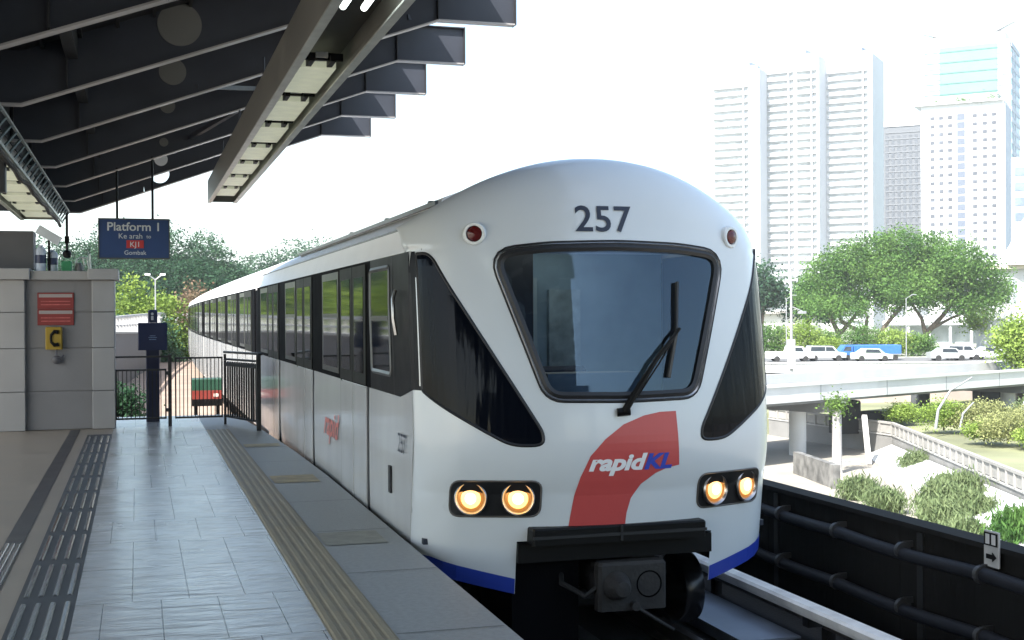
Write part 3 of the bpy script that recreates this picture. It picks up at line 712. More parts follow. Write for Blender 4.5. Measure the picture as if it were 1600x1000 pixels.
# hanging light trays
M_tray=mat('tray_painted_steel',(.17,.17,.155),.4,metal=.2,var=.2,scale=3,detail=6)
M_tray2=mat('tray_edge_steel',(.42,.45,.42),.35,metal=.3,var=.2,scale=6)
M_inner=mat('tray_inner_dark',(.035,.033,.025),.5,var=.2)
M_diff=mat('fluorescent_diffuser',(.62,.62,.48),.4,emit=(.93,1,.75),estr=.09,var=.12,scale=9)  # faint emission painted on; the diffusers are taken as unlit
M_tube=mat('fluorescent_tube_lit',(.9,.9,.9),.3,emit=(.9,1,.95),estr=2.2,var=0)
def tray(x0,x1,zb,h,y0,y1,label,starts,lit_y,mirror=False):
    t=thing('light_tray',label,'light fixture',((x0+x1)/2,y1,zb+h))
    w=.03
    part(MB().box(x0,x0+.012,y0,y1,zb,zb+h),'tray_side',M_tray,t)
    part(MB().box(x1-.012,x1,y0,y1,zb,zb+h*.75),'tray_side',M_tray,t)
    part(MB().box(x0+.012,x1-.012,y0,y1,zb+h*.62,zb+h*.64),'tray_ceiling',M_inner,t)
    part(MB().box(x0-.002,x0+.045,y0,y1+.003,zb-.012,zb-.001).box(x1-.045,x1+.002,y0,y1+.003,zb-.012,zb-.001),'tray_lip',M_tray2,t)
    part(MB().box(x0+.012,x1-.012,y1-.012,y1,zb,zb+h*.6),'tray_end',M_tray,t)
    for k,y in enumerate(starts):
        d=part(MB().bevbox(x0+.07,x1-.07,y,y+.86,zb+.03,zb+.10,.01),'diffuser',M_diff,t)
        part(MB().box(x0+.10,x0+.13,y-.20,y-.02,zb+.03,zb+.07).box(x1-.13,x1-.10,y-.20,y-.02,zb+.03,zb+.07).box(x0+.05,x1-.05,y-.13,y-.10,zb+.05,zb+.09),'lamp_holder',M_black,d)
        part(MB().box(x0+.14,x0+.21,y-.16,y-.03,zb+.06,zb+.09),'starter',mat('starter_white',(.6,.6,.55),.5,var=0),d)
    for y in lit_y:
        for q in (.10,.20): part(MB().tube([(x0+q,y,zb+.05),(x0+q,y+1.0,zb+.05)],.016,10),'fluorescent_tube',M_tube,t,smooth=True)
    for y in np.arange(y0+1,y1,2.6):
        part(MB().tube([((x0+x1)/2,y,zb+h),((x0+x1)/2,y,zs(max((x0+x1)/2,KL))+.02)],.012,6),'hanger_rod',M_web,t)
tray(.84,1.19,2.95,.26,-6,16.0,'long grey steel light tray hung under the canopy above the platform tiles',[7.35+1.21*k for k in range(7)]+[-1,.3,1.6],[4.95,2.9])
tray(-1.50,-1.02,2.86,.20,-6,18.2,'grey light tray with pale lamps along the valley at the left edge',[11.3+1.2*k for k in range(6)]+[3,4.4,5.8,7.2,8.6,9.9],[])
# cable rack beside the left tray
cr=thing('cable_rack','open cable rack carrying bundled cables next to the left light tray','cable rack',(-.98,18,3.0))
part(MB().box(-.995,-.975,-4,18.6,2.84,2.87).box(-.915,-.895,-4,18.6,3.0,3.02),'rack_rail',M_tray2,cr)
mb=MB()
for k in range(56): mb.bar((-.985,-3.5+k*.4,2.86),(-.905,-3.3+k*.4,3.01),.016,.016)
parts(mb,'rack_rung',mat('rack_green_grey',(.10,.13,.12),.5,var=.2),cr)
part(MB().tube([(-1.0+.01*math.sin(y*3),y,2.80+.012*math.sin(y*5)) for y in np.linspace(-4,18.4,90)],.022,8),'cable_bundle',M_blackm,cr,smooth=True)
# dark hanging box at the extreme left
solo(MB().bevbox(-1.62,-1.02,11.0,11.12,2.56,2.94,.01),'hanging_display','' and None or mat('display_case_black',(.015,.017,.022),.4,var=.1),'back of a dark hanging display box under the left light tray','display box',(-1.3,11.06,2.56))

# ------------------------------------------------------------------ platform sign
M_sgn=mat('sign_blue',(.022,.055,.16),.35,var=.05); M_sgf=mat('sign_frame',(.07,.08,.07),.5,var=.1)
sg=thing('platform_sign','blue Platform 1 sign hung from the canopy on two rods','sign',(-.03,15.12,2.2))
part(MB().box(-.41,.352,15.10,15.14,2.215,2.65),'sign_panel',M_sgn,sg)
fr=MB().box(-.422,.364,15.09,15.15,2.20,2.2149).box(-.422,.364,15.09,15.15,2.6501,2.665).box(-.422,-.4101,15.09,15.15,2.215,2.65).box(.3521,.364,15.09,15.15,2.215,2.65)
part(fr,'sign_frame',M_sgf,sg)
for x in (-.215,.175): part(MB().tube([(x,15.12,2.666),(x,15.12,zs(x)+.02)],.014,8),'hanging_rod',M_black,sg)
def flat_text(s,size,x,z,y,m,parent,name='lettering',align='CENTER',off=0,shear=0,sx=1.):
    v,f=text2d(s,size,shear,off,align); return part(MB().add([(x+a*sx,y,z+b) for a,b in v],f),name,m,parent)
M_sgt=mat('sign_lettering_pale',(.55,.6,.62),.5,var=0)
flat_text('Platform 1',.135,-.03,2.525,15.096,M_sgt,sg,off=.002,sx=1.05)
flat_text('Ke arah',.085,-.07,2.435,15.096,M_sgt,sg); flat_text('to',.06,.13,2.44,15.096,M_sgt,sg)
part(MB().box(-.115,.075,15.094,15.099,2.325,2.415),'red_line_badge',mat('badge_red',(.45,.03,.03),.5,var=0),sg)
flat_text('KJ1',.085,-.02,2.34,15.091,M_sgt,sg); flat_text('Gombak',.07,-.02,2.25,15.096,M_sgt,sg)

# ------------------------------------------------------------------ block wall at the platform end
M_block=mat('grey_wall_cladding',(.185,.185,.192),.65,var=.08,scale=1.5,bump=.05)
M_block2=mat('grey_pillar_cladding',(.30,.30,.30),.6,var=.08,scale=1.5)
wl=thing('end_wall','grey clad wall block with two paler pillars and coping at the platform end','wall',(-1.0,18.6,0))
zj=[0,.53,1.12,1.61,2.05]
mb=MB(); mp_=MB()
for a,b in zip(zj,zj[1:]):
    mb.box(-1.46,-.60,18.34,18.95,a+.006,b-.006); mp_.bevbox(-.599,-.30,18.25,18.96,a+.005,b-.005,.008); 
    mb.box(-1.83-1.5,-1.79-.35,18.34,18.95,a+.006,b-.006)
mb.box(-3.4,-.61,18.36,18.94,0,2.05)
part(mb,'wall_panel',M_block,wl); part(mp_,'pillar',M_block2,wl)
mp_=MB()
for a,b in zip(zj,zj[1:]): mp_.bevbox(-1.77-.35,-1.461,18.25,18.96,a+.005,b-.005,.008)
part(mp_,'pillar',M_block2,wl)
part(MB().box(-.585,-.315,18.27,18.95,0,2.04).box(-2.1,-1.475,18.27,18.95,0,2.04),'joint_core',mat('joint_core_grey',(.08,.08,.085),.8,var=0),wl)  # darker core seen in the gaps between pillar courses
part(MB().bevbox(-3.4,-1.39,18.16,19.02,2.051,2.20,.01).bevbox(-1.389,-.651,18.24,19.0,2.051,2.17,.008).bevbox(-.65,-.245,18.16,19.02,2.051,2.20,.01),'coping',M_block2,wl)
part(MB().box(-3.3,-1.36,18.45,18.9,2.201,2.72),'upper_block',mat('upper_block_grey',(.09,.09,.095),.8,var=.1),wl)
# red notices
M_nr=mat('notice_red',(.20,.022,.02),.5,var=.08); M_nw=mat('notice_pale_band',(.30,.27,.26),.6,var=.05)
for z0,z1,lb in ((1.655,1.875,'upper red notice with a pale top band on the grey wall, above the telephone'),(1.43,1.65,'lower red notice with a pale top band, directly above the yellow telephone box')):
    t=thing('wall_notice',lb,'notice sign',(-1.07,18.33,z0),group='red notices on the grey wall')
    part(MB().bevbox(-1.305,-.835,18.315,18.338,z0,z1,.004),'notice_panel',M_nr,t)
    part(MB().box(-1.285,-.855,18.311,18.3148,z1-.065,z1-.02),'pale_band',M_nw,t)
    mb=MB()
    for q in range(2): mb.box(-1.26,-.88,18.312,18.3148,z0+.05+q*.045,z0+.062+q*.045)
    part(mb,'text_line',mat('notice_text_faint',(.42,.10,.09),.6,var=.3,scale=30),t)
# telephone
t=thing('emergency_telephone','small yellow telephone box with a black handset symbol on the grey wall','telephone box',(-1.09,18.3,1.09))
part(MB().bevbox(-1.20,-.985,18.24,18.339,1.10,1.405,.012),'box_body',mat('telephone_yellow',(.30,.20,.015),.45,var=.06),t)
arc=[]; 
mb=MB().tube([(-1.03,18.235,1.335),(-1.085,18.23,1.345),(-1.125,18.23,1.30),(-1.13,18.23,1.25),(-1.125,18.23,1.20),(-1.085,18.23,1.16),(-1.03,18.235,1.17)],[.03,.026,.018,.016,.018,.026,.03],10)
part(mb,'handset_symbol',M_black,t,smooth=True)
part(MB().tube([(-1.06,18.28,1.10),(-1.06,18.26,1.02)],.012,8).lathe((-1.06,18.27,.96),(0,-1,0),[(.055,-.05),(.06,0),(.03,.02),(.0001,.02)],16).tube([(-1.06,18.26,1.0),(-1.0,18.26,.99),(-.97,18.27,1.03)],.012,8),'hanging_hook',mat('hook_dark_grey',(.07,.07,.08),.5,var=0),t,smooth=True)
# things kept on the coping
M_wb=mat('canister_white',(.45,.5,.58),.4,var=.25,scale=10); M_navy2=mat('canister_navy',(.02,.03,.08),.4,var=.1)
for x,y,h,lb in ((-1.27,18.5,.36,'tall white canister with blue bands, leftmost on the wall coping'),(-1.12,18.56,.30,'shorter white canister beside the tall one on the wall coping')):
    t=thing('canister',lb,'canister',(x,y,2.171),group='white canisters on the coping')
    part(MB().lathe((x,y,2.172),(0,0,1),[(.065,0),(.07,.03),(.07,h*.8),(.05,h*.9),(.03,h*.93),(.03,h),(.0001,h)],20),'canister_body',M_wb,t,smooth=True)
    part(MB().lathe((x,y,2.172),(0,0,1),[(.0715,h*.3),(.0715,h*.62)],20),'blue_band',M_navy2,t,smooth=True)
t=thing('floodlight','pale box floodlight on a bracket over the wall coping','floodlight',(-1.15,18.5,2.5))
part(MB().bar((-1.30,18.45,2.75),(-1.02,18.45,2.58),.16,.12),'lamp_body',mat('flood_silver',(.6,.65,.7),.35,metal=.3,var=.15),t)
part(MB().bar((-1.16,18.46,2.70),(-1.16,18.5,2.17),.03,.03),'bracket',M_black,t)
t=thing('security_camera','black dome security camera on a thin dark post above the coping','camera',(-.93,18.55,2.17))
part(MB().lathe((-.93,18.55,2.42),(0,0,1),[(.0001,-.07),(.05,-.05),(.062,0),(.05,.03),(.02,.05),(.0001,.05)],18),'dome',M_black,t,smooth=True)
part(MB().tube([(-.93,18.55,2.46),(-.93,18.55,3.03)],.018,8).box(-.96,-.90,18.52,18.58,2.56,2.66),'post',M_black,t)
solo(MB().bevbox(-1.0,-.86,18.42,18.56,2.172,2.31,.015),'junction_box',mat('box_green',(.03,.22,.09),.5,var=.1),'small bright green box on the wall coping','box',(-.93,18.49,2.172))
t=thing('pipe_frame','bent pale pipe frame standing on the wall coping right of the green box','pipe frame',(-.75,18.5,2.17))
part(MB().tube([(-.83,18.5,2.19),(-.80,18.5,2.34),(-.72,18.5,2.37),(-.66,18.5,2.35),(-.64,18.5,2.19)],.012,8).tube([(-.72,18.5,2.37),(-.70,18.52,2.24),(-.74,18.52,2.19)],.010,8).tube([(-.66,18.5,2.36),(-.63,18.5,2.42),(-.62,18.5,2.20)],.012,8),'bent_pipes',M_tray2,t,smooth=True)
part(MB().lathe((-.77,18.5,2.175),(0,0,1),[(.05,0),(.055,.05),(.03,.11),(.0001,.12)],14),'valve_body',mat('valve_grey',(.12,.12,.12),.5,var=.1),t,smooth=True)
# ------------------------------------------------------------------ gate, fence and railing
M_iron=mat('black_iron_railing',(.012,.013,.015),.4,var=.1)
YG=18.45
g1=thing('platform_gate','black iron barred gate leaf next to the grey wall','gate',(.02,YG,0))
for x in (-.345,.432): part(MB().bevbox(x-.025,x+.025,YG-.03,YG+.03,0,1.01,.005),'gate_post',M_iron,g1)
part(MB().box(-.32,.407,YG-.012,YG+.012,.965,.99).box(-.30,.385,YG-.015,YG+.015,.10,.125).box(-.30,.385,YG-.015,YG+.015,.78,.805).box(-.30,-.28,YG-.015,YG+.015,.1,.8).box(.365,.385,YG-.015,YG+.015,.1,.8),'gate_frame',M_iron,g1)
mb=MB()
for k in range(11): x=-.265+k*.0575; mb.box(x-.006,x+.006,YG-.006,YG+.006,.125,.78)
parts(mb,'gate_bar',M_iron,g1)
for z in (.20,.72): 
    part(MB().box(-.32,-.28,YG-.02,YG+.02,z,z+.05).box(.365,.407,YG-.02,YG+.02,z,z+.05),'hinge',M_iron,g1)
f1=thing('end_fence','black iron barred fence panel between the gate and the corner railing','fence',(.84,YG,0))
part(MB().box(.50,1.16,YG-.014,YG+.014,.94,.965).box(.50,1.16,YG-.014,YG+.014,.10,.125).box(.50,.52,YG-.014,YG+.014,.1,.95).box(1.14,1.16,YG-.014,YG+.014,.1,.95),'fence_frame',M_iron,f1)
mb=MB()
for k in range(11): x=.565+k*.054; mb.box(x-.006,x+.006,YG-.006,YG+.006,.125,.94)
parts(mb,'fence_bar',M_iron,f1)
part(MB().bevbox(1.175,1.21,YG-.02,YG+.02,0,1.0,.004),'fence_post',M_iron,f1)
r1=thing('corner_railing','black railing with a double top rail running along the platform edge beside the train','railing',(1.4,17.9,0))
A=Vector((1.20,18.42,0)); Bq=Vector((1.555,17.25,0))
def rl(t,z): p=A.lerp(Bq,t); return (p.x,p.y,z)
part(MB().bevbox(Bq.x-.03,Bq.x+.03,Bq.y-.03,Bq.y+.03,0,1.02,.005),'railing_post',M_iron,r1)
part(MB().bar(rl(-.02,1.03),rl(1.06,1.03),.06,.03).bar(rl(0,.93),rl(1,.93),.03,.03).bar(rl(0,.12),rl(1,.12),.03,.03).bar(rl(0,.86),rl(1,.86),.06,.05),'top_rail',M_iron,r1)
mb=MB()
for k in range(1,14): mb.bar(rl(k/14,.12),rl(k/14,.9),.024,.05)
parts(mb,'railing_bar',M_iron,r1)
part(MB().box(1.23,1.50,17.42,18.36,.0,.10),'kick_board',M_blackm,r1) if False else None
# totem
t=thing('information_totem','dark blue information post with square head behind the black gate','information post',(.205,19.3,0))
M_tot=mat('totem_dark_blue',(.010,.022,.085),.35,var=.05)
part(MB().bevbox(.115,.305,19.22,19.36,0,1.12,.012),'post',mat('totem_post_navy',(.008,.014,.055),.4,var=.05),t)
part(MB().bevbox(.005,.415,19.19,19.24,1.05,1.45,.01),'head_board',M_tot,t)
part(MB().bevbox(.145,.28,19.2,19.26,1.451,1.64,.02),'cap',M_tot,t)
part(MB().box(.19,.225,19.186,19.196,1.49,1.55).lathe((.2075,19.196,1.58),(0,-1,0),[(.02,0),(.02,.01),(.0001,.01)],12),'white_figure',M_wtext,t)
part(MB().box(.15,.27,19.185,19.1895,1.23,1.24).box(.17,.25,19.185,19.1895,1.255,1.265).box(.16,.26,19.185,19.1895,1.20,1.212),'small_white_text',mat('totem_text_faint',(.2,.3,.5),.5,var=.4,scale=60),t)
# equipment cabinet past the fence
t=thing('trackside_cabinet','green and red striped equipment cabinet with a black base seen through the fence bars','equipment cabinet',(1.23,24.2,-.95))
part(MB().bevbox(.955,1.505,24.0,24.45,.17,.385,.015),'green_band',mat('cabinet_green',(.008,.045,.025),.5,var=.08),t)  # low green and red stand in for shade on the sunlit cabinet
part(MB().box(.955,1.505,24.0,24.45,.01,.1695),'red_band',mat('cabinet_red',(.16,.022,.016),.5,var=.08),t)
part(MB().box(.96,1.50,24.0,24.45,-.12,.0095).box(1.0,1.06,24.1,24.3,-.95,-.12).box(1.4,1.46,24.1,24.3,-.95,-.12),'black_base',M_black,t)
part(MB().box(1.34,1.44,23.992,23.9995,.05,.11),'pale_plate',mat('cabinet_plate',(.5,.4,.35),.6,var=.4,scale=40),t)
# parapet along the deck
M_par=mat('parapet_concrete',(.11,.11,.115),.85,var=.12,scale=.7,bump=.1)
pp=thing('viaduct_parapet','grey concrete viaduct parapet topped by a pale railing, curving away behind the gate','parapet',(-1.5,30,-.95))
yy=[20.3]+list(np.linspace(25,150,42)); mb=MB(); mr=MB(); mc=MB()
def ptop(y): return max(.45,1.02-.0125*max(0,y-40))
def prail(y): return 1.48+.0075*max(0,y-40)
for a,b in zip(yy,yy[1:]):
    xa,xb=parX(a),parX(b)
    mb.add([(xa-.25,a,-.95),(xa,a,-.95),(xb,b,-.95),(xb-.25,b,-.95),(xa-.25,a,ptop(a)),(xa,a,ptop(a)),(xb,b,ptop(b)),(xb-.25,b,ptop(b))],[(4,5,6,7),(1,2,6,5),(0,4,7,3),(0,1,5,4),(3,7,6,2)])
    mc.add([(xa-.28,a,ptop(a)+.002),(xa+.05,a,ptop(a)+.002),(xb+.05,b,ptop(b)+.002),(xb-.28,b,ptop(b)+.002),(xa-.28,a,ptop(a)+.07),(xa+.05,a,ptop(a)+.07),(xb+.05,b,ptop(b)+.07),(xb-.28,b,ptop(b)+.07)],[(4,5,6,7),(1,2,6,5),(0,4,7,3),(0,1,5,4),(0,3,2,1)])
    mr.bar((xa-.12,a,prail(a)),(xb-.12,b,prail(b)),.10,.08); mr.bar((xa-.12,a,(prail(a)+ptop(a))/2),(xb-.12,b,(prail(b)+ptop(b))/2),.05,.05)
part(mb,'parapet_wall',M_par,pp); part(mc,'parapet_coping',mat('coping_pale',(.3,.3,.29),.8,var=.1),pp); parts(mr,'top_rail',mat('rail_pale_grey',(.42,.42,.42),.6,var=.1),pp)
mp_=MB(); y=24.
while y<148:
    x=parX(y)-.12; mp_.box(x-.06,x+.06,y-.09,y+.09,ptop(y)+.07,prail(y)); y+=1.6
parts(mp_,'rail_post',mat('rail_pale_grey',(.42,.42,.42)),pp)

# ================================================================== FOLIAGE
M_bark=mat('bark',(.10,.08,.06),.9,var=.3,scale=3)
def foliage_mesh(name,blobs,n,size,m,flat=.55,droop=0.,seed=0,clump=26,spread=1.,blade=False):
    r=np.random.default_rng(seed+5)
    bl=np.array(blobs,float) # cx,cy,cz,rx,ry,rz
    wts=(bl[:,3]*bl[:,5]); wts/=wts.sum()
    nc=max(6,n//clump); bi=r.choice(len(bl),nc,p=wts)
    d=r.normal(size=(nc,3)); d/=np.linalg.norm(d,axis=1)[:,None]; d[:,2]=np.where(d[:,2]<-flat,-flat*r.random(nc),d[:,2])
    rad=r.uniform(.62,1.03,nc)[:,None]
    cc=bl[bi,:3]+d*rad*bl[bi,3:]
    ci=r.integers(0,nc,n); cs=size*2.1*spread*(.6+.8*r.random(nc))
    off=r.normal(size=(n,3))*cs[ci][:,None]*np.array([1,1,.6+droop])
    if droop>0: off[:,2]-=np.abs(off[:,2])*droop
    c=cc[ci]+off
    nrm=r.normal(size=(n,3)); nrm[:,2]=np.abs(nrm[:,2])+.3; nrm/=np.linalg.norm(nrm,axis=1)[:,None]
    t=np.cross(nrm,r.normal(size=(n,3))); t/=np.linalg.norm(t,axis=1)[:,None]; b=np.cross(nrm,t)
    if blade:
        t=r.normal(size=(n,3))*np.array([.55,.55,.25])+np.array([0,0,1.]); t/=np.linalg.norm(t,axis=1)[:,None]; b=np.cross(t,r.normal(size=(n,3))); b/=np.linalg.norm(b,axis=1)[:,None]; nrm=np.cross(t,b)
    s=size*(.55+.9*r.random(n))[:,None]
    wd=.10 if blade else .32
    V=np.empty((n,4,3)); V[:,0]=c-t*s*.5; V[:,1]=c+b*s*wd; V[:,2]=c+t*s*.5+nrm*s*.1; V[:,3]=c-b*s*wd
    me=bpy.data.meshes.new(name); me.vertices.add(4*n); me.vertices.foreach_set('co',V.reshape(-1))
    me.loops.add(4*n); me.loops.foreach_set('vertex_index',np.arange(4*n,dtype=np.int32))
    me.polygons.add(n); me.polygons.foreach_set('loop_start',np.arange(0,4*n,4,dtype=np.int32)); me.polygons.foreach_set('loop_total',np.full(n,4,dtype=np.int32))
    me.update(calc_edges=True); me.materials.append(m); return me
def mesh_child(me,name,parent):
    o=bpy.data.objects.new(name,me); COL.objects.link(o); o.parent=parent; WM[o]=WM[parent]; return o
def tree(name,label,loc,h,blobs,n,size,m,trunk_r,limbs=5,cat='tree',group=None,seed=0,droop=0.,trunk_lean=0,barkm=None,flat=.55,spread=1.,blade=False):
    t=thing(name,label,cat,loc,0,group)
    r=random.Random(seed); mb=MB(); zb=min(b[2]-b[5]*.4 for b in blobs)
    mb.tube([(0,0,-.3),(trunk_lean*.3,0,zb*.5),(trunk_lean,0,max(zb,.3))],[trunk_r*1.25,trunk_r,trunk_r*.8],8)
    for k in range(limbs):
        b=blobs[k%len(blobs)]; tgt=(b[0]+r.uniform(-.5,.5)*b[3],b[1]+r.uniform(-.5,.5)*b[4],b[2]+r.uniform(-.1,.6)*b[5])
        s=(trunk_lean*.6,0,zb*r.uniform(.45,.8)); mid=((s[0]+tgt[0])/2+r.uniform(-.1,.1)*h*.3,(s[1]+tgt[1])/2,(s[2]+tgt[2])/2-.04*h)
        mb.tube([s,mid,tgt],[trunk_r*.6,trunk_r*.4,trunk_r*.12],6)
    part(mb,'trunk',barkm or M_bark,t,world=False,smooth=True)
    mesh_child(foliage_mesh('crown',blobs,n,size,m,droop=droop,seed=seed,flat=flat,spread=spread,blade=blade),'crown',t)
    return t
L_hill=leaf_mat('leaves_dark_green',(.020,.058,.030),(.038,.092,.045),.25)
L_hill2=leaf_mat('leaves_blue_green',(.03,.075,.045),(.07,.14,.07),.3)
L_yel=leaf_mat('leaves_yellow_green',(.10,.17,.035),(.26,.34,.07),.6)
L_pink=leaf_mat('leaves_reddish',(.12,.10,.06),(.26,.17,.12),.7)
L_rain=leaf_mat('leaves_rain_tree',(.048,.12,.030),(.15,.26,.065),.25,)
L_lime=leaf_mat('leaves_lime',(.15,.24,.04),(.30,.40,.10),.5)
L_pale=leaf_mat('leaves_pale_scrub',(.10,.15,.065),(.21,.26,.13),1.5)
def blob_crown(r,w,h0,h1,n,seed):
    R=random.Random(seed); out=[]
    for k in range(n):
        a=R.uniform(0,2*PI); d=R.uniform(.1,.75)*w; rr=R.uniform(.38,.62)*w
        zc=h0+(h1-h0)*R.uniform(.35,.72)-(d/w)*(h1-h0)*.18
        out.append((d*math.cos(a),d*math.sin(a)*.8,zc,rr,rr,min(rr*.7,(h1-zc)*1.0)))
    out.append((0,0,h0+(h1-h0)*.6,w*.6,w*.6,(h1-h0)*.4)); return out
# far-left hill woods: individual trees
hill=[(-9,158,11.2,9),(-2.5,157,12.6,8),(3.0,155,12.6,8),(7.6,154,11.4,6),(10.2,153,8.0,5),(-6,150,8.5,7),(1,148,9.2,7),(6,147,7.8,6),(-14,162,10.5,8),(-22,158,9,8),(-30,155,11,8),
      (17.5,264,12.0,8),(24,264,15.0,9),(30.5,262,17.0,9),(37,260,17.8,9),(44,260,16.5,9),(14,220,8.8,7),(21,225,9.5,7),(27,228,10.5,7)]
where=['behind the left half of the platform sign','directly behind the platform sign','just right of the platform sign','right end of the dark wood, falling towards the train roof','lowest dark tree where the wood meets the train roof','low in front of the left wood, above the grey wall','low in front of the wood under the platform sign','low in front of the wood right of the sign','far left of the wood, above the pipe frame','hidden mostly by the grey wall, left','farthest left of the wood','first hazy tree right of the dark wood','second hazy tree above the train roof','third hazy tree above the train roof','fourth and tallest hazy tree above the train roof','last hazy tree before the white train nose','small hazy tree low behind the train roof gap','small hazy tree low behind the second car roof','small hazy tree low behind the leading car roof']
for i,(x,y,h,w) in enumerate(hill):
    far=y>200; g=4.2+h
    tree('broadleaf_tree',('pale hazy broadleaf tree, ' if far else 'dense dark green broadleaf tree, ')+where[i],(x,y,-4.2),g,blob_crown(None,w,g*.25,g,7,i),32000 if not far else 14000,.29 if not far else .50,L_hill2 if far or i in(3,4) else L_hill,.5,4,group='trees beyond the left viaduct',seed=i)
# nearer bushes above the parapet
for i,(x,y,h,w,m,lb) in enumerate([(-3.0,76,2.6,2.6,L_yel,'yellow green bushy tree hard against the grey wall'),(-.3,74,3.6,2.2,L_yel,'tall yellow green bushy tree left of the blue information post'),(1.6,78,2.9,1.8,L_yel,'small yellow green tree right of the blue information post'),(3.4,80,3.6,2.0,L_pink,'reddish brown leaved tree beside the end of the train'),(5.6,86,3.2,2.2,L_pink,'dull reddish tree partly hidden by the last car'),(-6.5,75,4.4,3.2,L_yel,'wide yellow green tree hidden behind the grey wall'),(-11,70,5,3.6,L_yel,'yellow green tree reflected in the train windows'),(-1.6,68,1.7,1.6,L_hill2,'low green shrub under the yellow green trees by the parapet'),(.9,72,1.6,1.5,L_hill2,'low green shrub behind the blue information post')]):
    g=h+8.; tree('bushy_tree',lb,(x,y,-8),g,blob_crown(None,w,g*.42,g,7,40+i),12000,.18,m,.18,4,group='bushy trees behind the viaduct parapet',seed=60+i,spread=1.1)
# shrub behind the gate leaf
tree('planter_shrub','dark leafy shrub on the deck seen low through the gate bars',(-.22,27.5,-.95),1.3,[(-.15,0,.65,.30,.3,.45),(.1,0,.55,.22,.25,.42)],1500,.09,L_hill,.03,4,seed=91,cat='shrub')
# lamps behind the parapet
M_pole=mat('lamp_pole_grey',(.28,.29,.30),.5,metal=.3,var=.08)
t=thing('street_lamp','twin headed street lamp rising above the yellow green trees','street lamp',(.95,72.,-8))
part(MB().tube([(.95,72,-8),(.95,72,3.6)],[.06,.035],8),'pole',M_pole,t)
for sgn in (-1,1): 
    part(MB().tube([(.95,72,3.55),(.95+sgn*.3,72,3.78),(.95+sgn*.55,72,3.82)],.035,6),'arm',M_pole,t)
    part(MB().bevbox(.95+sgn*.25,.95+sgn*.55,71.92,72.08,3.80,3.90,.03),'lamp_head',M_wtext,t)

# ================================================================== RIGHT SIDE TERRAIN
M_bed=mat('river_bed_concrete_sand',(.26,.24,.205),.95,var=.16,scale=.25,detail=8,bump=.3,bscale=3)
M_bank=mat('bank_earth_grass',(.17,.18,.10),.95,var=.3,scale=.2,detail=8)
M_far=mat('far_ground',(.24,.25,.19),.95,var=.25,scale=.05,detail=8)
struct(MB().add([(-2500,-1200,-8),(3000,-1200,-8),(3000,4000,-8),(-2500,4000,-8)],[(0,1,2,3)]),'ground',M_bed)
wl_pts=[(30,25),(38.2,47.3),(48.5,74),(47.3,89)]
struct(MB().prism([(30.2,20),(400,20),(400,121),(47.5,121),(47.5,89),(48.7,74),(38.4,47.3),(30.2,25)],'Z',-7.99,-6.3),'river_bank',M_bank)
struct(MB().prism([(-900,170),(-900,3800),(2800,3800),(2800,110),(66,133),(45,139),(-40,140)],'Z',-7.98,-4.2),'upper_ground',M_far)
# river wall with rail
M_rw=mat('river_wall_concrete',(.19,.19,.185),.9,var=.18,scale=.5,bump=.2,bscale=2)  # base darkened to stand in for the flyover's shadow
def seg_wall(pts,z0,z1,th,name,m,parent):
    mb=MB()
    for a,b in zip(pts,pts[1:]):
        d=Vector((b[0]-a[0],b[1]-a[1],0)).normalized(); n=Vector((d.y,-d.x,0))*th
        mb.add([(a[0],a[1],z0),(b[0],b[1],z0),(b[0]+n.x,b[1]+n.y,z0),(a[0]+n.x,a[1]+n.y,z0),(a[0],a[1],z1),(b[0],b[1],z1),(b[0]+n.x,b[1]+n.y,z1),(a[0]+n.x,a[1]+n.y,z1)],[(4,5,6,7),(0,1,5,4),(1,2,6,5),(2,3,7,6),(3,0,4,7)])
    return part(mb,name,m,parent)
rw=thing('river_wall','long concrete river retaining wall with a pale balustrade, running from under the flyover to the right edge','retaining wall',(45,68.8,-8))
seg_wall([(p[0]-.02,p[1]) for p in wl_pts],-8,-6.75,.5,'wall_face',M_rw,rw)
mb=MB()
for a,b in zip(wl_pts,wl_pts[1:]):
    L_=math.dist(a,b); n=int(L_/1.2)
    for k in range(n):
        t=k/n; x=a[0]+(b[0]-a[0])*t; y=a[1]+(b[1]-a[1])*t; mb.box(x-.09,x+.09,y-.09,y+.09,-6.65,-5.95)
    mb.bar((a[0],a[1],-5.9),(b[0],b[1],-5.9),.22,.14); mb.bar((a[0],a[1],-6.3),(b[0],b[1],-6.3),.06,.6)
part(mb,'balustrade',mat('balustrade_pale',(.27,.265,.25),.85,var=.1),rw)
seg_wall([(p[0]-.08,p[1]) for p in wl_pts],-6.748,-6.65,.5,'wall_ledge',mat('ledge_pale',(.33,.33,.32),.85,var=.1),rw)
# sloping pale revetment on the river side
mb=MB(); RV=[(27.0,26),(34.6,48.2),(41.0,64),(44.6,68.9)]
for (a,b),(c,d) in zip(zip(wl_pts[:3],wl_pts[1:3]),zip(RV,RV[1:])): pass
mb.add([(38.1,47.3,-7.0),(48.3,73.8,-7.3),(46.4,74.,-7.97),(35.6,48.6,-7.97),(30,25,-7.0),(27.5,26,-7.97)],[(0,1,2,3),(4,0,3,5)])
struct(mb,'river_slope',mat('pale_revetment',(.48,.50,.51),.8,var=.15,scale=.8))
struct(MB().add([(28,30,-7.985),(34.6,48,-7.985),(35.6,48,-7.985),(30.5,30,-7.985)],[(0,1,2,3)]),'river_water',mat('river_water',(.22,.27,.27),.15,var=.1))
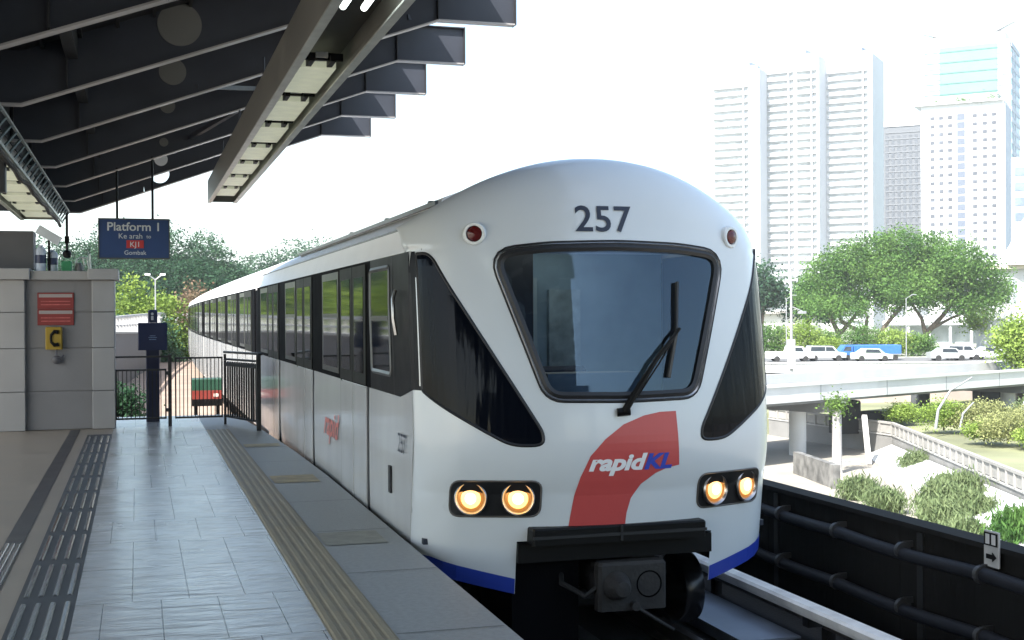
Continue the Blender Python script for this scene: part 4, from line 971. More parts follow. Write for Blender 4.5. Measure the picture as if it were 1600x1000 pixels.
# near low wall and kerb by the river
t=thing('low_stone_wall','low dark patterned wall in the shade just beyond the black track wall','wall',(33,62,-8))
part(MB().bar((37.5,67.2,-7.35),(36.2,60.5,-7.35),.4,1.3),'wall_body',mat('mottled_stone',(.13,.13,.125),.9,var=.55,scale=1.6,detail=8),t)
t2=solo(MB().bar((36.0,68.1,-7.85),(43.6,70.3,-7.85),.35,.3),'river_kerb',mat('kerb_pale',(.5,.5,.48),.85,var=.1),'pale kerb crossing the river bed under the near flyover','kerb',(39,69,-8))
# ---- flyovers
M_fly=mat('flyover_concrete',(.52,.53,.53),.85,var=.12,scale=.35,detail=7,streak=(1,1,.4))
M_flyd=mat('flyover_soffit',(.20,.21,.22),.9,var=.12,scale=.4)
def flyover(p0,p1,ext0,ext1,ztopv,depth,fascia,parap,label,piers,pr,zg,round_=True):
    d=Vector((p1[0]-p0[0],p1[1]-p0[1],0)); Lh=d.length; d.normalize(); rz=math.atan2(d.y,d.x)
    t=thing('flyover',label,'flyover',(p0[0],p0[1],zg),rz)
    # local: x along, y away from the viewer
    h=ztopv-zg
    part(MB().box(-ext0,Lh+ext1,0,.35,h-fascia,h),'edge_parapet',M_fly,t,world=False)
    part(MB().box(-ext0,Lh+ext1,-.10,-.001,h-.16,h+.001),'parapet_cap',M_fly,t,world=False)
    part(MB().box(-ext0,Lh+ext1,depth-.3,depth,h-fascia,h),'edge_parapet',M_fly,t,world=False)
    dk=part(MB().box(-ext0,Lh+ext1,.351,depth-.301,h-parap-.35,h-parap),'road_deck',mat('flyover_asphalt',(.12,.12,.12),.9,var=.1),t,world=False)
    gm=MB()
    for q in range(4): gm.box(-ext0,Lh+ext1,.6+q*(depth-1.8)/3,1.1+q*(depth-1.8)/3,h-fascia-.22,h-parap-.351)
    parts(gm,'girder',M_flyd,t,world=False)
    jm=MB(); x=-ext0
    while x<Lh+ext1: jm.box(x,x+.06,-.012,-.001,h-fascia,h-.17); x+=7.5
    part(jm,'panel_joints',M_flyd,t,world=False)
    for x,yo in piers:
        w=pr
        pm=MB(); 
        if round_: pm.lathe((x,yo,0),(0,0,1),[(w/2,0),(w/2,h-fascia-.95)],16)
        else: pm.box(x-w/2,x+w/2,yo-w/2,yo+w/2,0,h-fascia-.95)
        pi_=part(pm,'pier',M_fly,t,world=False,smooth=round_)
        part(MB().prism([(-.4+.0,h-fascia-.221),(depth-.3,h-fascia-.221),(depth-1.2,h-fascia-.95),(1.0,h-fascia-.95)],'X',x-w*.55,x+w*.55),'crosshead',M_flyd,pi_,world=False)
    return t
nf=flyover((37.5,70.2),(65.6,82.7),40,60,-2.93,9,1.15,.8,'nearer pale concrete flyover rising across the river bed on round piers',[(6.85,3.2),(34.8,3.2),(62,3.2)],1.15,-8)
ff=flyover((67.3,126.1),(94.1,118.1),90,90,-3.92,14,1.15,.02,'farther pale concrete flyover carrying cars below the big trees',[(-20,3),(5,3),(30,3),(55,3)],1.2,-8,False)
# dark square columns seen below the near flyover
for x,y,w,lb in ((63.,92.,1.1,'slim dark concrete column behind the near flyover, left one of the pair'),(68.6,90.5,2.4,'broad dark concrete column behind the near flyover, right one of the pair')):
    t=thing('support_column',lb,'column',(x,y,-8),group='dark columns behind the near flyover')
    part(MB().bevbox(x-w/2,x+w/2,y-.6,y+.6,-8,-4.6,.05),'shaft',mat('dark_column',(.07,.075,.08),.9,var=.2),t)
    part(MB().box(x-w*.7,x+w*.7,y-1,y+1,-4.6,-4.2),'capital',M_flyd,t)
# middle-distance road, walls and structures below the flyover
solo(MB().box(50,130,96,97,-6.6,-5.3).box(50,130,97.01,110,-5.75,-5.6),'access_road_wall',mat('pinkish_wall',(.42,.36,.33),.9,var=.15,scale=.5),'low pinkish wall of the road passing beneath the flyovers','wall',(90,97,-6.6))
# ivy column in front of the flyover
t=thing('ivy_column','slim round concrete column with an ivy tuft at its top in front of the near flyover','column',(39.75,66.4,-8))
part(MB().lathe((39.75,66.4,-8),(0,0,1),[(.36,0),(.30,.2),(.27,3.5),(.27,3.85),(.0001,3.86)],16),'shaft',mat('column_grey',(.32,.31,.30),.85,var=.3,scale=2,streak=(1,1,.25)),t,smooth=True)
mesh_child(foliage_mesh('ivy',[(0,0,4.1,.55,.5,.5),(0,0,3.6,.3,.3,.5)],700,.16,leaf_mat('ivy_green',(.07,.13,.03),(.16,.26,.06),1.),seed=3),'ivy_tuft',t)
solo(MB().bar((43.8,69.4,-8),(44.6,71.2,-5.1),.30,.30),'leaning_post',mat('post_whitish',(.6,.6,.58),.8,var=.1),'pale post standing against the shaded river wall under the near flyover','post',(43,68,-8))
t=thing('pump_housing','black boxy machinery on top of the river wall below the near flyover','machinery',(47.4,78,-6.3))
part(MB().bevbox(46.6,48.4,77.6,79.,-6.9,-4.6,.1).bevbox(48.401,50.4,77.4,78.6,-6.3,-5.4,.1),'housing',M_blackm,t)
part(MB().tube([(47.1,77.5,-4.6),(47.1,77.5,-4.35),(47.8,77.5,-4.35)],.08,8),'pipe',M_blackm,t)
# curved lamp masts over the bank
for x,y,lb in ((49.5,68.5,'curved white lamp mast among the bank shrubs, left one'),(57,70,'curved white lamp mast near the right edge below the flyover')):
    t=thing('curved_mast',lb,'lamp mast',(x,y,-5.8),group='curved masts on the bank')
    part(MB().tube([(x-1.5,y,-5.8),(x-1.3,y,-4.6),(x-.4,y,-3.4),(x+1.2,y,-2.6)],[.10,.09,.07,.05],8),'mast',M_pole,t,smooth=True)
    part(MB().tube([(x+.3,y,-5.8),(x+.5,y,-4.9),(x+1.3,y,-4.2)],[.08,.07,.04],8),'side_arm',M_pole,t,smooth=True)
# shrubs in the bed and on the bank
bed=[(35.3,56.8,.95,1.15,'round pale green shrub, leftmost in the river bed'),(35.7,50.6,1.05,1.9,'biggest feathery shrub in the middle of the river bed'),(33.9,52.4,.8,1.2,'feathery shrub touching the left of the biggest one'),(38.9,53.2,1.2,1.8,'wide pale shrub touching the right of the biggest one'),(34.3,48.6,.75,1.1,'small shrub in front of the biggest one'),(37.0,49.7,.85,1.15,'lone small shrub right of the group in the river bed'),(44.6,65.5,1.0,1.2,'shrub against the foot of the river wall'),(34.2,43.4,1.2,1.7,'green shrub at the right edge just over the black track wall'),(33.3,45.6,.6,.7,'tiny tuft near the right edge of the river bed'),(40.7,57.0,.7,.9,'small tuft behind the wide pale shrub')]
for i,(x,y,w,h,lb) in enumerate(bed):
    w*=.72; h*=.85; bl=[(0,0,h*.6,w*.7,w*.6,h*.42),(w*.5,0,h*.45,w*.45,w*.4,h*.35),(-w*.5,.1,h*.5,w*.45,w*.4,h*.35)]
    tree('river_shrub',lb,(x,y,-8),h,bl,5000,.30,L_pale if i not in(7,) else L_rain,.03,5,'shrub','shrubs in the river bed',seed=120+i,flat=.9,blade=True,spread=.45)
L_dry=leaf_mat('leaves_dry_yellow',(.20,.22,.09),(.36,.38,.17),.8)
bank=[(48.2,61.9,2.2,1.7,L_dry,'dry yellowish scrub on the bank at the right edge, nearest the balustrade'),(51.8,69.2,2.6,1.9,L_dry,'dry yellowish scrub between the curved masts and the balustrade'),(52.5,64.5,2.8,2.2,L_dry,'dry yellowish scrub on the bank behind the nearest one'),(49.8,70.2,2.0,1.9,L_lime,'lime green shrub behind the river wall just below the flyover'),(54.5,66,2.6,2.3,L_pale,'pale tall shrub on the bank near the right edge, left of two'),(53,58.5,2.9,2.4,L_pale,'pale tall shrub on the bank at the right edge, right of two'),(47.8,63.5,1.3,.9,L_lime,'low lime ground bush right behind the balustrade'),(48.6,60,1.3,.8,L_lime,'low lime ground bush farther right behind the balustrade'),(58.5,72,2.2,2.0,L_pale,'pale shrub below the right end of the near flyover'),(50.5,76,1.2,1.1,L_lime,'small lime shrub under the near flyover')]
for i,(x,y,w,h,m,lb) in enumerate(bank):
    tree('bank_shrub',lb,(x,y,-5.8),h,[(0,0,h*.42,w*.6,w*.5,h*.50),(w*.4,0,h*.36,w*.5,w*.4,h*.42),(-w*.45,0,h*.34,w*.45,w*.4,h*.40)],5200,.12,m,.05,4,'shrub','shrubs on the river bank',seed=140+i,flat=.95)
# big rain tree
R=random.Random(5); bl=[]
for (x,z,rx,rz) in ((-12.3,8.6,3.2,3.4),(-10.5,10.8,3.8,4.0),(-7,12.6,4.2,4.4),(-3,13.6,4.6,4.6),(1,14.4,4.8,4.3),(5,13.8,4.5,4.2),(8.5,12.2,4.2,4.1),(11.5,10.2,3.6,3.6),(13.6,8.6,2.7,2.4),(-8.5,7.6,3.8,2.4),(-4,8.6,4.0,2.8),(2,8.8,4.4,2.8),(7,8.4,4.2,2.6),(11,7.6,3.3,2.2),(-1,11,6,3.6),(6,11,4,3),(-11,6.6,3.2,1.8),(-7,6.2,3.0,1.6),(9.5,6.4,2.8,1.6),(1,7.2,4,1.8)):
    bl.append((x,R.uniform(-5,3),z,rx,4.4,rz*.95))
rt=thing('rain_tree','huge spreading rain tree with domed crown and forked trunks before the towers','tree',(109.8,165.6,-4.2),-math.radians(33))
mb=MB()
for pts,rr in (([(-9.5,0,-.2),(-8.8,0,2.5),(-10.5,0,6)],[.5,.42,.25]),([(-8.9,0,2.2),(-6.6,0,5.0),(-4,0,9)],[.35,.28,.15]),([(-3.2,0,-.2),(-5.2,0,2.6),(-8.2,0,4.2),(-10,0,7)],[.45,.38,.3,.15]),([(-3.4,0,.8),(-2.2,0,3.5),(-.2,0,6),(2,0,9)],[.4,.33,.26,.15]),([(3.6,0,-.2),(3.9,0,2.6),(6.2,0,5.2),(8.5,0,8.4)],[.55,.45,.32,.18]),([(3.8,0,2.2),(3.2,0,4.8),(1.2,0,8)],[.35,.27,.15]),([(4.4,0,3.2),(7.5,0,4.9),(11,0,6.4)],[.3,.2,.1]),([(-5,0,2.6),(-4.6,0,5),(-5.8,0,8)],[.3,.22,.12])): mb.tube(pts,rr,8)
part(mb,'trunk',M_bark,rt,world=False,smooth=True)
mesh_child(foliage_mesh('crown',bl,95000,.34,L_rain,seed=9,flat=.45,droop=.35,clump=34,spread=1.05),'crown',rt)
for i,(x,y,zb,w,h,n,s,m,lb) in enumerate([(99.5,189.5,-4.2,4.6,14.2,7000,.55,L_hill2,'dark green tree left of the rain tree, beside the train'),(94.5,191,-4.2,4.2,12.5,5000,.55,L_hill2,'dark tree mostly hidden behind the train nose'),(106.5,187,-4.2,3.6,11.5,5000,.55,L_hill,'dark tree tucked against the left of the rain tree'),(73.6,92.8,-8.,2.6,10.0,9000,.26,L_lime,'bright green tree cut off by the right edge of the picture'),(126,168,-4.2,3.0,7.0,4000,.4,L_lime,'small yellowish tree by the white domed building')]):
    tree('roadside_tree',lb,(x,y,zb),h,blob_crown(None,w,h*.3,h,8,200+i),n,s,m,.3,5,group='roadside trees',seed=210+i)
for i,(x,y,w,h,m,lb) in enumerate([(79.3,148.6,2.6,4.7,L_rain,'rounded green bush next to the train nose behind the far flyover'),(83.2,147.4,2.7,5.0,L_lime,'tall yellow green bush under the lamp pole behind the far flyover'),(86.3,146.2,2.2,2.6,L_lime,'low bright lime bush on the far road verge'),(90.9,145,3.0,4.4,L_rain,'green bush under the middle of the rain tree'),(94.6,144,2.8,3.8,L_lime,'lime bush just above the blue truck'),(98.0,143,1.9,3.0,L_rain,'small bush right of the blue truck'),(75.5,150,2.5,4.0,L_rain,'green bush mostly hidden by the train nose'),(87.5,149,2.4,3.8,L_rain,'green bush behind the lime ones')]):
    tree('verge_bush',lb,(x,y,-4.2),h,[(0,0,h*.5,w*.7,w*.5,h*.45),(w*.5,0,h*.42,w*.5,w*.4,h*.4),(-w*.5,0,h*.45,w*.5,w*.4,h*.4)],6000,.22,m,.08,4,'bush','bushes along the far road',seed=230+i,flat=.9)
# lamp pole by the far road
t=thing('lamp_pole','tall slim white lamp pole in front of the balcony towers','lamp pole',(64.5,116.5,-8))
part(MB().tube([(64.5,116.5,-8),(64.5,116.5,-3),(64.5,116.5,6.0)],[.22,.18,.09],8),'pole',M_pole,t)
part(MB().bevbox(64.2,64.8,116.2,116.8,-4.2,-1.2,.05),'control_box',mat('box_white',(.7,.7,.7),.6,var=.05),t)
part(MB().tube([(64.5,116.5,2.2),(65.6,116.2,1.7)],.07,6).bevbox(65.2,66.0,116.0,116.5,1.45,1.7,.05),'lamp_arm',M_pole,t)
part(MB().tube([(64.5,116.5,5.9),(66.0,116.2,6.1)],.05,6),'top_arm',M_pole,t)

# ---- vehicles on the far flyover
M_cglass=mat('vehicle_glass',(.03,.04,.05),.1,var=0); M_ctyre=mat('vehicle_tyre',(.02,.02,.02),.8,var=0)
def vehicle(name,label,cat,prof,winp,paint,w,px,py,rz,wheels,extra=None,group='vehicles on the far flyover'):
    t=thing(name,label,cat,(px,py,-3.935),rz,group)
    part(MB().prism(prof,'Y',-w/2,w/2),'body',paint,t,world=False)
    for sgn in (-1,1):
        for wp_ in winp: part(MB().prism(wp_,'Y',sgn*(w/2+.002),sgn*(w/2+.02)),'side_window',M_cglass,t,world=False)
        for wx in wheels: part(MB().lathe((wx,sgn*(w/2-.1),.33),(0,sgn,0),[(.05,-.08),(.33,-.08),(.33,.12),(.18,.13),(.0001,.13)],14),'wheel',M_ctyre,t,world=False,smooth=True)
    if extra: extra(t)
    return t
rzf=math.atan2(-8,26.8)
def fp(px_along,off): 
    d=Vector((26.8,-8,0)).normalized(); n=Vector((-d.y,d.x,0)); p=Vector((67.3,126.1,0))+d*px_along+n*off; return p.x,p.y
sedan=[(-2.15,.3),(2.15,.3),(2.2,.75),(1.3,.92),(.7,1.42),(-.9,1.45),(-1.6,1.0),(-2.15,.95)]
sedw=[[(-.85,.98),(.95,.95),(.6,1.34),(-.8,1.37)]]
suv=[(-2.2,.35),(2.2,.35),(2.25,.9),(1.3,1.05),(.75,1.68),(-1.9,1.72),(-2.2,1.1)]
suvw=[[(-1.85,1.12),(-.2,1.12),(-.2,1.58),(-1.75,1.6)],[(-.1,1.12),(1.0,1.1),(.62,1.56),(-.1,1.58)]]
pick=[(-2.6,.4),(2.6,.4),(2.65,.95),(1.9,1.05),(1.3,1.7),(-.3,1.75),(-.5,1.1),(-2.6,1.1)]
pickw=[[(-.1,1.15),(1.45,1.12),(1.15,1.6),(-.1,1.63)]]
M_vw=mat('vehicle_white',(.75,.76,.78),.3,var=.03); M_vs=mat('vehicle_silver',(.45,.47,.48),.3,metal=.4,var=.03); M_vb=mat('vehicle_blue',(.03,.12,.42),.4,var=.08); M_vg=mat('vehicle_grey',(.18,.19,.2),.35,var=.05)
def at(i,off): return fp(i,off)
for (nm,lb,ct,pf,wn,pa,w,al,off,wh) in [('pickup','white pickup on the flyover right next to the train nose','pickup truck',pick,pickw,M_vw,1.8,2.6,2.5,(-1.6,1.6)),
  ('parked_car','silver estate car on the flyover between the pickup and the blue truck','car',suv,suvw,M_vs,1.75,7.0,4.2,(-1.35,1.35)),
  ('parked_car','small pale silver car on the flyover in front of the white sport utility car','car',sedan,sedw,M_vs,1.7,20.3,2.2,(-1.3,1.3)),
  ('parked_car','white sport utility car on the flyover, rightmost of the vehicles','car',suv,suvw,M_vw,1.85,22.9,5.0,(-1.35,1.35)),
  ('parked_car','pale green car in front of the blue truck bed','car',sedan,sedw,mat('vehicle_pale_green',(.45,.55,.45),.3,var=.03),1.7,11.6,1.8,(-1.3,1.3))]:
    x,y=fp(al,off); vehicle(nm,lb,ct,pf,wn,pa,w,x,y,rzf,wh)
for al,off,pa,pf,wn,lb in ((-3.5,6.5,M_vg,suv,suvw,'dark grey car half hidden by the train nose on the flyover'),(26.5,6.,M_vs,sedan,sedw,'silver car at the far right of the flyover traffic')):
    x,y=fp(al,off); vehicle('parked_car',lb,'car',pf,wn,pa,1.75,x,y,rzf,(-1.35,1.35))
for al in (4.5,19.0,33.5):
    x,y=fp(al,13.); t=thing('flyover_lamp',{4.5:'thin lamp post on the far flyover, leftmost of the visible ones',19.0:'thin lamp post on the far flyover in front of the pavilion',33.5:'thin lamp post on the far flyover at the right edge'}[al],'lamp post',(x,y,-3.9))
    part(MB().tube([(x,y,-3.9),(x,y,3.2),(x+.8,y-.25,3.7)],[.07,.05,.04],6),'post',M_pole,t,smooth=True)
    part(MB().bevbox(x+.6,x+1.2,y-.4,y-.15,3.62,3.72,.02),'lamp_head',M_pole,t)
x,y=fp(12.8,5.2)
def tk(t):
    part(MB().bevbox(-2.5,2.9,-1.1,1.1,.75,1.75,.05),'tarpaulin_body',M_vb,t,world=False)
    part(MB().box(-2.6,3.0,-1.13,1.13,.62,.74),'load_bed',M_vg,t,world=False)
vehicle('blue_truck','long blue truck with a covered load bed in the middle of the flyover','truck',[(-4.0,.35),(-2.6,.35),(-2.6,1.75),(-3.5,1.75),(-4.0,1.1)],[[(-3.75,1.1),(-2.8,1.1),(-2.8,1.6),(-3.45,1.6)]],M_vb,2.1,x,y,rzf,(-3.2,1.2,2.2),tk)

# ================================================================== BUILDINGS
M_tw=mat('tower_white_plaster',(.52,.54,.57),.8,var=.04,scale=.05)
M_tg=mat('tower_window_grey',(.20,.23,.26),.3,var=.15,scale=.3)
M_tslab=mat('tower_balcony_slab',(.42,.44,.46),.8,var=.05)
M_tside=mat('tower_side_grey',(.38,.43,.50),.8,var=.05,scale=.05)  # blue-grey puts the shade of right-hand tower faces into the colour
def balcony_tower(label,loc,rz,W,D,H,cols,floor,group,side=None,crown=None):
    t=thing('apartment_tower',label,'tower',loc,rz,group)
    part(MB().box(-W/2,W/2,0,D,0,H),'wall',M_tw,t,world=False)
    nf_=int((H-4)/floor)
    for k in range(nf_):
        z=2+k*floor
        for (a,b) in cols:
            mb=MB().box(a,b,-1.0,-.002,z,z+.14).box(a,a+.2,-1.1,-.9,z+.14,z+1.0).box(b-.2,b,-1.1,-.9,z+.14,z+1.0).box(a,b,-1.1,-1.05,z+.92,z+1.0)
            if (k*7+int(a*3))%5==0: mb.box(a+(b-a)*.3,a+(b-a)*.42,-1.04,-.5,z+.22,z+.9)
            bal=part(mb,'balcony',M_tslab,t,world=False)
            part(MB().box(a+.5,b-2.0,-.06,-.001,z+.5,z+2.2),'balcony_doors',mat('tower_glass_pale',(.42,.45,.47),.5,var=.35,scale=.35,spec=.2),bal,world=False)
    for (a,b) in cols:
        part(MB().box(b-1.7,b-1.2,-1.2,-.003,2,2+nf_*floor),'service_shaft',mat('shaft_grey',(.40,.42,.44),.8,var=.1),t,world=False)
    if side: part(MB().box(W/2+.002,W/2+side,2,D-2,0,H-2),'side_bay',M_tside,t,world=False)
    cr_=MB(); cr_.box(-W*.3,W*.25,2,D*.8,H,H+3.2); cr_.box(-W*.45,W*.45,.3,.8,H,H+1.2); part(cr_,'roof_plant_room',M_tside,t,world=False)
    part(MB().prism([(-W*.1,H+3.2),(W*.45,H+2.6),(W*.45,H+3.0),(-W*.1,H+5.2)],'Y',2,2.6),'roof_fin',M_tw,t,world=False)
    return t
az=-math.atan2(.52,.85)
G_='white balcony towers beyond the rain tree'
balcony_tower('leftmost white apartment tower with stacked balconies, nearest the train',(200.2,400,-6),-math.radians(45),17.2,18,92,[(-8.0,4.6)],2.62,G_)
balcony_tower('middle white apartment tower with the widest stack of balconies',(218.3,394.4,-6),-math.radians(45),20.2,18,96,[(-9.0,1.2),(2.2,9.2)],2.62,G_)
balcony_tower('right hand white apartment tower with a blue grey shaded side',(237.8,388.6,-6),-math.radians(45),16.3,18,97,[(-7.4,6.6)],2.62,G_)
# mid grey tower
t=thing('office_tower','plain grey blue tower with vertical window strips between the white towers','tower',(325.5,488,-6),-math.radians(42))
part(MB().box(-8.2,8.2,0,16,0,90),'wall',mat('tower_blue_grey',(.115,.125,.14),.8,var=.05,scale=.05),t,world=False)
for k in range(6): part(MB().box(-7.2+k*2.5,-5.9+k*2.5,-.15,-.001,2,86),'window_strip',mat('strip_dark',(.08,.09,.105),.4,var=.15,scale=.5),t,world=False)
mb=MB()
for k in range(30): mb.box(-7.3,7.9,-.25,-.152,3+k*2.9,3.5+k*2.9)
part(mb,'floor_bands',mat('band_grey',(.135,.145,.16),.8,var=.05),t,world=False)
part(MB().box(-8.5,8.5,-.4,16.2,90,92.4),'roof_cap',M_tw,t,world=False)
# glass tower
t=thing('glass_tower','tallest tower with pale aqua glass front and white banded corners','tower',(296.5,402.8,-6),-math.radians(45))
W=30.; H=107.5
part(MB().box(-W/2,W/2,0,26,0,H),'wall',M_tw,t,world=False)
part(MB().box(-W/2+5.2,W/2-4.4,-.5,-.001,40,H-1),'glass_front',mat('aqua_glass',(.15,.30,.265),.6,spec=.2,var=.08,scale=.1),t,world=False)
mb=MB(); ms=MB()
for k in range(17):
    z=H-3-k*3.95; mb.box(-W/2-.1,W/2-4,-.62,-.502,z,z+.45); ms.box(-W/2+.2,-W/2+5.1,-.3,-.001,z-1.9,z-.4); ms.box(W/2-4.3,W/2-1.,-.3,-.001,z-1.9,z-.4)
parts(mb,'floor_line',mat('floor_line_aqua',(.06,.15,.14),.6,var=0),t,world=False); parts(ms,'corner_window',mat('corner_glass_pale',(.35,.48,.48),.4,var=.1,scale=.3),t,world=False)
part(MB().box(W/2+.002,W/2+.3,1,25,20,H-3),'side_glazing',mat('side_blue_glass',(.16,.27,.34),.3,var=.3,scale=.25),t,world=False)
mb=MB()
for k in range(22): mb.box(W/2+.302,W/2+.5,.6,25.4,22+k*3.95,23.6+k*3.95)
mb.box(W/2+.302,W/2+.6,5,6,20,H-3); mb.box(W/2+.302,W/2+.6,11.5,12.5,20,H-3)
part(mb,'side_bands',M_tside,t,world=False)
part(MB().box(-W/2+.5,W/2-2,1,15,H,H+3.5).box(-W/2+2.4,W/2-3.5,2,12,H+3.5,H+6.0),'crown_storey',mat('crown_white',(.70,.68,.68),.8,var=.05),t,world=False)
part(MB().prism([(W/2-6,H+4.2),(W/2+1.2,H+7),(W/2+1.4,H+6.4),(W/2-5,H+3.51)],'Y',0,3).prism([(-W/2-1,H+5.6),(-W/2+4,H+4.1),(-W/2+4,H+3.51),(-W/2-1,H+5.1)],'Y',0,3),'roof_wing',M_tw,t,world=False)
# white block with small windows
t=thing('apartment_block','white apartment block with small windows and planted roof terrace below the glass tower','apartment block',(250.5,343.2,-6),-math.radians(45))
W=25.; H=73.5
part(MB().box(-W/2,W/2,0,15,0,H),'wall',M_tw,t,world=False)
part(MB().box(W/2+.002,W/2+.4,.6,14.5,0,H-1),'side_wall',M_tside,t,world=False)  # greyer than the front plaster, standing in for the side's shade
mw=MB(); M_smw=mat('small_window',(.07,.08,.10),.4,var=.3,scale=.3)
for k in range(26):
    z=3+k*2.6
    for x in (-9.6,-6.9,-4.2,3.3,6.3,9.0):
        if k>=10: part(MB().box(x,x+1.35,-.06,-.001,z+.8,z+1.9),'window',M_smw,t,world=False)
        else: mw.box(x,x+1.35,-.06,-.001,z+.8,z+1.9)
    part(MB().box(-1.4,1.0,-.10,-.001,z+.3,z+2.3),'stair_window',mat('stair_window_grey',(.10,.12,.16),.4,var=.1),t,world=False)
part(mw,'lower_windows',M_smw,t,world=False)['kind']='stuff'
part(MB().box(-W/2-2,W/2-.2,-1.2,14,H,H+.5).box(-W/2-3,-W/2+3,-1.2,-.8,H+.5,H+1.1).box(-W/2,W/2-2,2,10,H+.5,H+3.0),'roof_terrace',M_tw,t,world=False)
mesh_child(foliage_mesh('terrace_plants',[(-8,-.6,H+1.2,2,.6,.6),(1,-.6,H+1.1,5,.6,.5),(9,-.6,H+1.3,2.4,.6,.8)],900,.4,L_rain,seed=77),'terrace_plants',t)
# lower right building
t=thing('office_block','blue grey office block with dark window bands at the right edge','office block',(205.5,252.2,-6),-math.radians(45))
part(MB().box(-6.2,6.2,0,12,0,44.5),'wall',mat('office_blue_grey',(.42,.48,.55),.7,var=.05),t,world=False)
for k in range(11): part(MB().box(-5.4,5.6,-.15,-.001,4+k*3.6,6.0+k*3.6),'window_band',mat('office_window',(.13,.17,.22),.3,var=.3,scale=.5),t,world=False)
# white domed hall
t=thing('domed_hall','white hall with a steep bell shaped roof and arched windows at the right edge','hall',(130.0,163.5,-4.2),-math.radians(38))
part(MB().box(-6.6,9,0,12,0,12.3),'wall',M_tw,t,world=False)
part(MB().box(-7.6,10,-1.0,13,12.301,12.9),'eaves',mat('eaves_cream',(.62,.56,.47),.8,var=.05),t,world=False)
part(MB().lathe((3.0,5.0,12.9),(0,0,1),[(8.0,0),(6.8,.5),(5.6,1.9),(4.6,3.6),(3.9,5.6),(2.0,8.5),(.5,12),(.0001,14)],28),'bell_roof',M_tw,t,world=False,smooth=True)
for x in (-4.3,-1.4,1.5,4.4):
    ap=[(x-.75,7.0),(x+.75,7.0),(x+.75,10.2),(x+.5,10.9),(x,11.2),(x-.5,10.9),(x-.75,10.2)]
    wd=part(MB().prism(ap,'Y',-.05,-.001),'arched_window',mat('arched_glass',(.25,.28,.31),.3,var=.1),t,world=False)
    part(MB().box(x-.05,x+.05,-.09,-.052,7.0,11.1).box(x-.75,x+.75,-.09,-.052,8.8,8.9),'glazing_bars',M_tw,wd,world=False)
mb=MB()
for k in range(5): mb.box(-6.0+k*3,-4.6+k*3,-.05,-.001,2.2,4.6)
parts(mb,'lower_window',mat('lower_window_grey',(.35,.38,.40),.4,var=.1),t,world=False)
# low pavilion with columns
t=thing('pavilion','low white pavilion with gabled roofs and grey glass behind the parked cars','pavilion',(141,199.,-4.2),-math.radians(34))
part(MB().box(-9.5,12,0,10,0,3.4),'glass_wall',mat('pavilion_glass',(.35,.40,.43),.3,var=.25,scale=.5),t,world=False)
part(MB().box(-10.5,13,-2.5,11,3.401,4.1),'flat_roof',M_tw,t,world=False)
for x in (-5.5,-2.2): part(MB().prism([(x-1.7,4.101),(x+1.7,4.101),(x,5.6)],'Y',-2.2,6),'gable',M_tw,t,world=False)
for k in range(7): part(MB().tube([(-9.5+k*3.6,-2.0,0),(-9.5+k*3.6,-2.0,3.4)],.25,8),'column',M_tw,t,world=False)
part(MB().box(-10,12,4,10,4.101,7.4),'upper_wall',mat('pavilion_upper',(.62,.62,.62),.8,var=.05),t,world=False)
for k in range(5): part(MB().box(-8.5+k*4.2,-6.6+k*4.2,3.9,3.999,4.9,6.6),'upper_window',mat('pavilion_window',(.2,.22,.24),.4,var=.1),t,world=False)
t=thing('shop_row','pale low building seen through the rain tree trunks','building',(118,215.,-4.2),-math.radians(28))
part(MB().box(-28,9,0,10,0,5.6),'wall',mat('shop_wall',(.60,.60,.58),.8,var=.05),t,world=False)
mb=MB()
for k in range(11): mb.box(-26.5+k*3.1,-24.6+k*3.1,-.05,-.001,.8,3.4)
parts(mb,'shop_window',mat('shop_window',(.16,.17,.18),.4,var=.2),t,world=False)
part(MB().box(-29,10,-1.4,10.5,5.601,6.1),'roof',mat('shop_roof',(.35,.33,.31),.8,var=.1),t,world=False)
# distant block over the train roof
t=thing('distant_block','small pale stepped building just peeping over the train roof','building',(212.5,459,-6),-math.radians(25))
part(MB().box(-4.5,4.5,0,10,0,59.).box(-6.8,-4.501,1,9,0,62.),'wall',mat('distant_pale_wall',(.5,.54,.58),.8,var=.05),t,world=False)
mb=MB()
for k in range(6): mb.box(-4.,4.,-.1,-.001,42+k*2.9,43.4+k*2.9)
parts(mb,'window_band',M_tside,t,world=False)
part(MB().tube([(-5.6,4,62.),(-5.6,4,67.)],.25,6).box(-6.4,-4.9,3,5,62.01,63.5),'roof_mast',M_tside,t,world=False)

hz=bpy.data.materials.new('haze_air'); hz.use_nodes=True; N=hz.node_tree.nodes; N.remove(N['Principled BSDF'])
pv=N.new('ShaderNodeVolumePrincipled'); pv.inputs['Color'].default_value=(.95,.98,1,1); pv.inputs['Density'].default_value=.0003; pv.inputs['Anisotropy'].default_value=.2
hz.node_tree.links.new(pv.outputs[0],N['Material Output'].inputs['Volume'])
hb=MB().box(-1000,1400,-300,4500,-9.,125.); ho=bpy.data.objects.new('haze',build(hb,'haze',hz)); COL.objects.link(ho); ho['kind']='stuff'
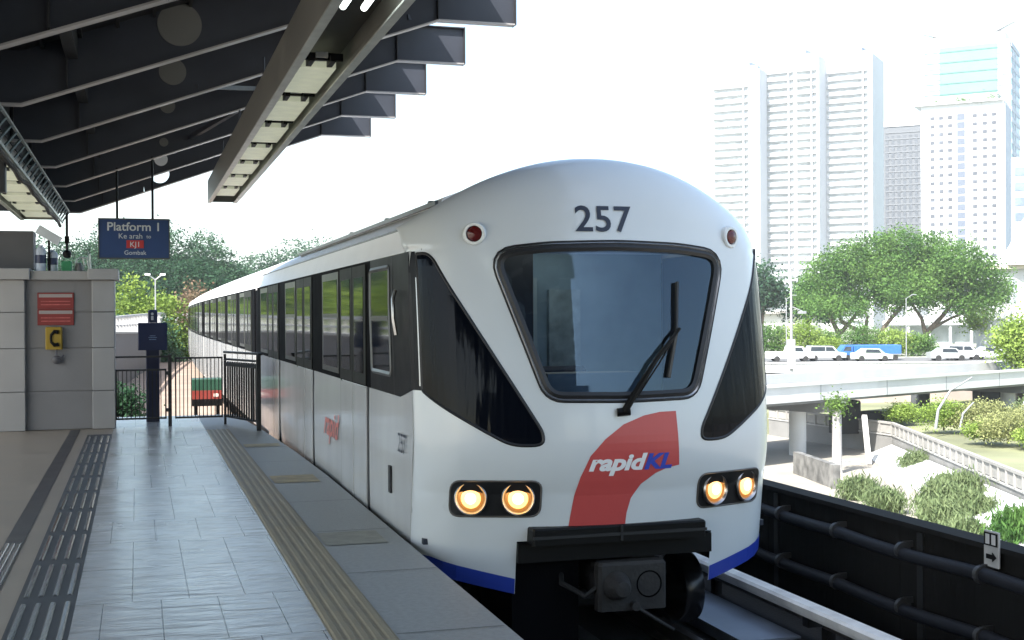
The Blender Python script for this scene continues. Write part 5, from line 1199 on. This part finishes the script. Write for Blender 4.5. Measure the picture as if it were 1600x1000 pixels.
# ================================================================== LIGHT, SKY, CAMERA
SUN_EL=math.radians(50); SUN_AZ=math.radians(-128)   # azimuth from +Y towards +X
w=bpy.data.worlds.new('World'); sc.world=w; w.use_nodes=True; N=w.node_tree.nodes; L=w.node_tree.links
sky=N.new('ShaderNodeTexSky'); sky.sky_type='NISHITA'; sky.sun_disc=False; sky.sun_elevation=SUN_EL; sky.sun_rotation=SUN_AZ; sky.air_density=1.0; sky.dust_density=2.0; sky.ozone_density=1.
tm=N.new('ShaderNodeMix'); tm.data_type='RGBA'; tm.blend_type='MULTIPLY'; tm.inputs[0].default_value=1.; tm.inputs[7].default_value=(1.02,1.025,.955,1); L.new(sky.outputs[0],tm.inputs[6]); L.new(tm.outputs[2],N['Background'].inputs['Color']); N['Background'].inputs['Strength'].default_value=.15
ld=bpy.data.lights.new('Sun','SUN'); ld.energy=5.0; ld.angle=math.radians(.5); ld.color=(1,.96,.90)
lo=bpy.data.objects.new('Sun',ld); COL.objects.link(lo)
sd=Vector((math.sin(SUN_AZ)*math.cos(SUN_EL),math.cos(SUN_AZ)*math.cos(SUN_EL),math.sin(SUN_EL)))
lo.rotation_euler=sd.to_track_quat('Z','Y').to_euler(); lo.location=(0,0,30)
cd=bpy.data.cameras.new('Camera'); cd.sensor_width=36; cd.lens=1974.5/1600*36; cd.clip_start=.1; cd.clip_end=6000
co=bpy.data.objects.new('Camera',cd); COL.objects.link(co)
yaw,pitch,roll=[math.radians(a) for a in (16.508,-.252,-.325)]
fw=Vector((math.sin(yaw)*math.cos(pitch),math.cos(yaw)*math.cos(pitch),math.sin(pitch)))
r0=Vector((math.cos(yaw),-math.sin(yaw),0)); u0=r0.cross(fw)
rr_=r0*math.cos(roll)+u0*math.sin(roll); uu=-r0*math.sin(roll)+u0*math.cos(roll)
Mx=Matrix((( rr_.x,uu.x,-fw.x,0),(rr_.y,uu.y,-fw.y,0),(rr_.z,uu.z,-fw.z,1.542),(0,0,0,1)))
co.matrix_world=Mx; sc.camera=co
sc.render.engine='CYCLES'
sc.cycles.max_bounces=8; sc.cycles.transparent_max_bounces=12; sc.cycles.use_denoising=True
sc.view_settings.view_transform='Standard'; sc.view_settings.look='None'; sc.view_settings.exposure=1.6; sc.view_settings.gamma=1.
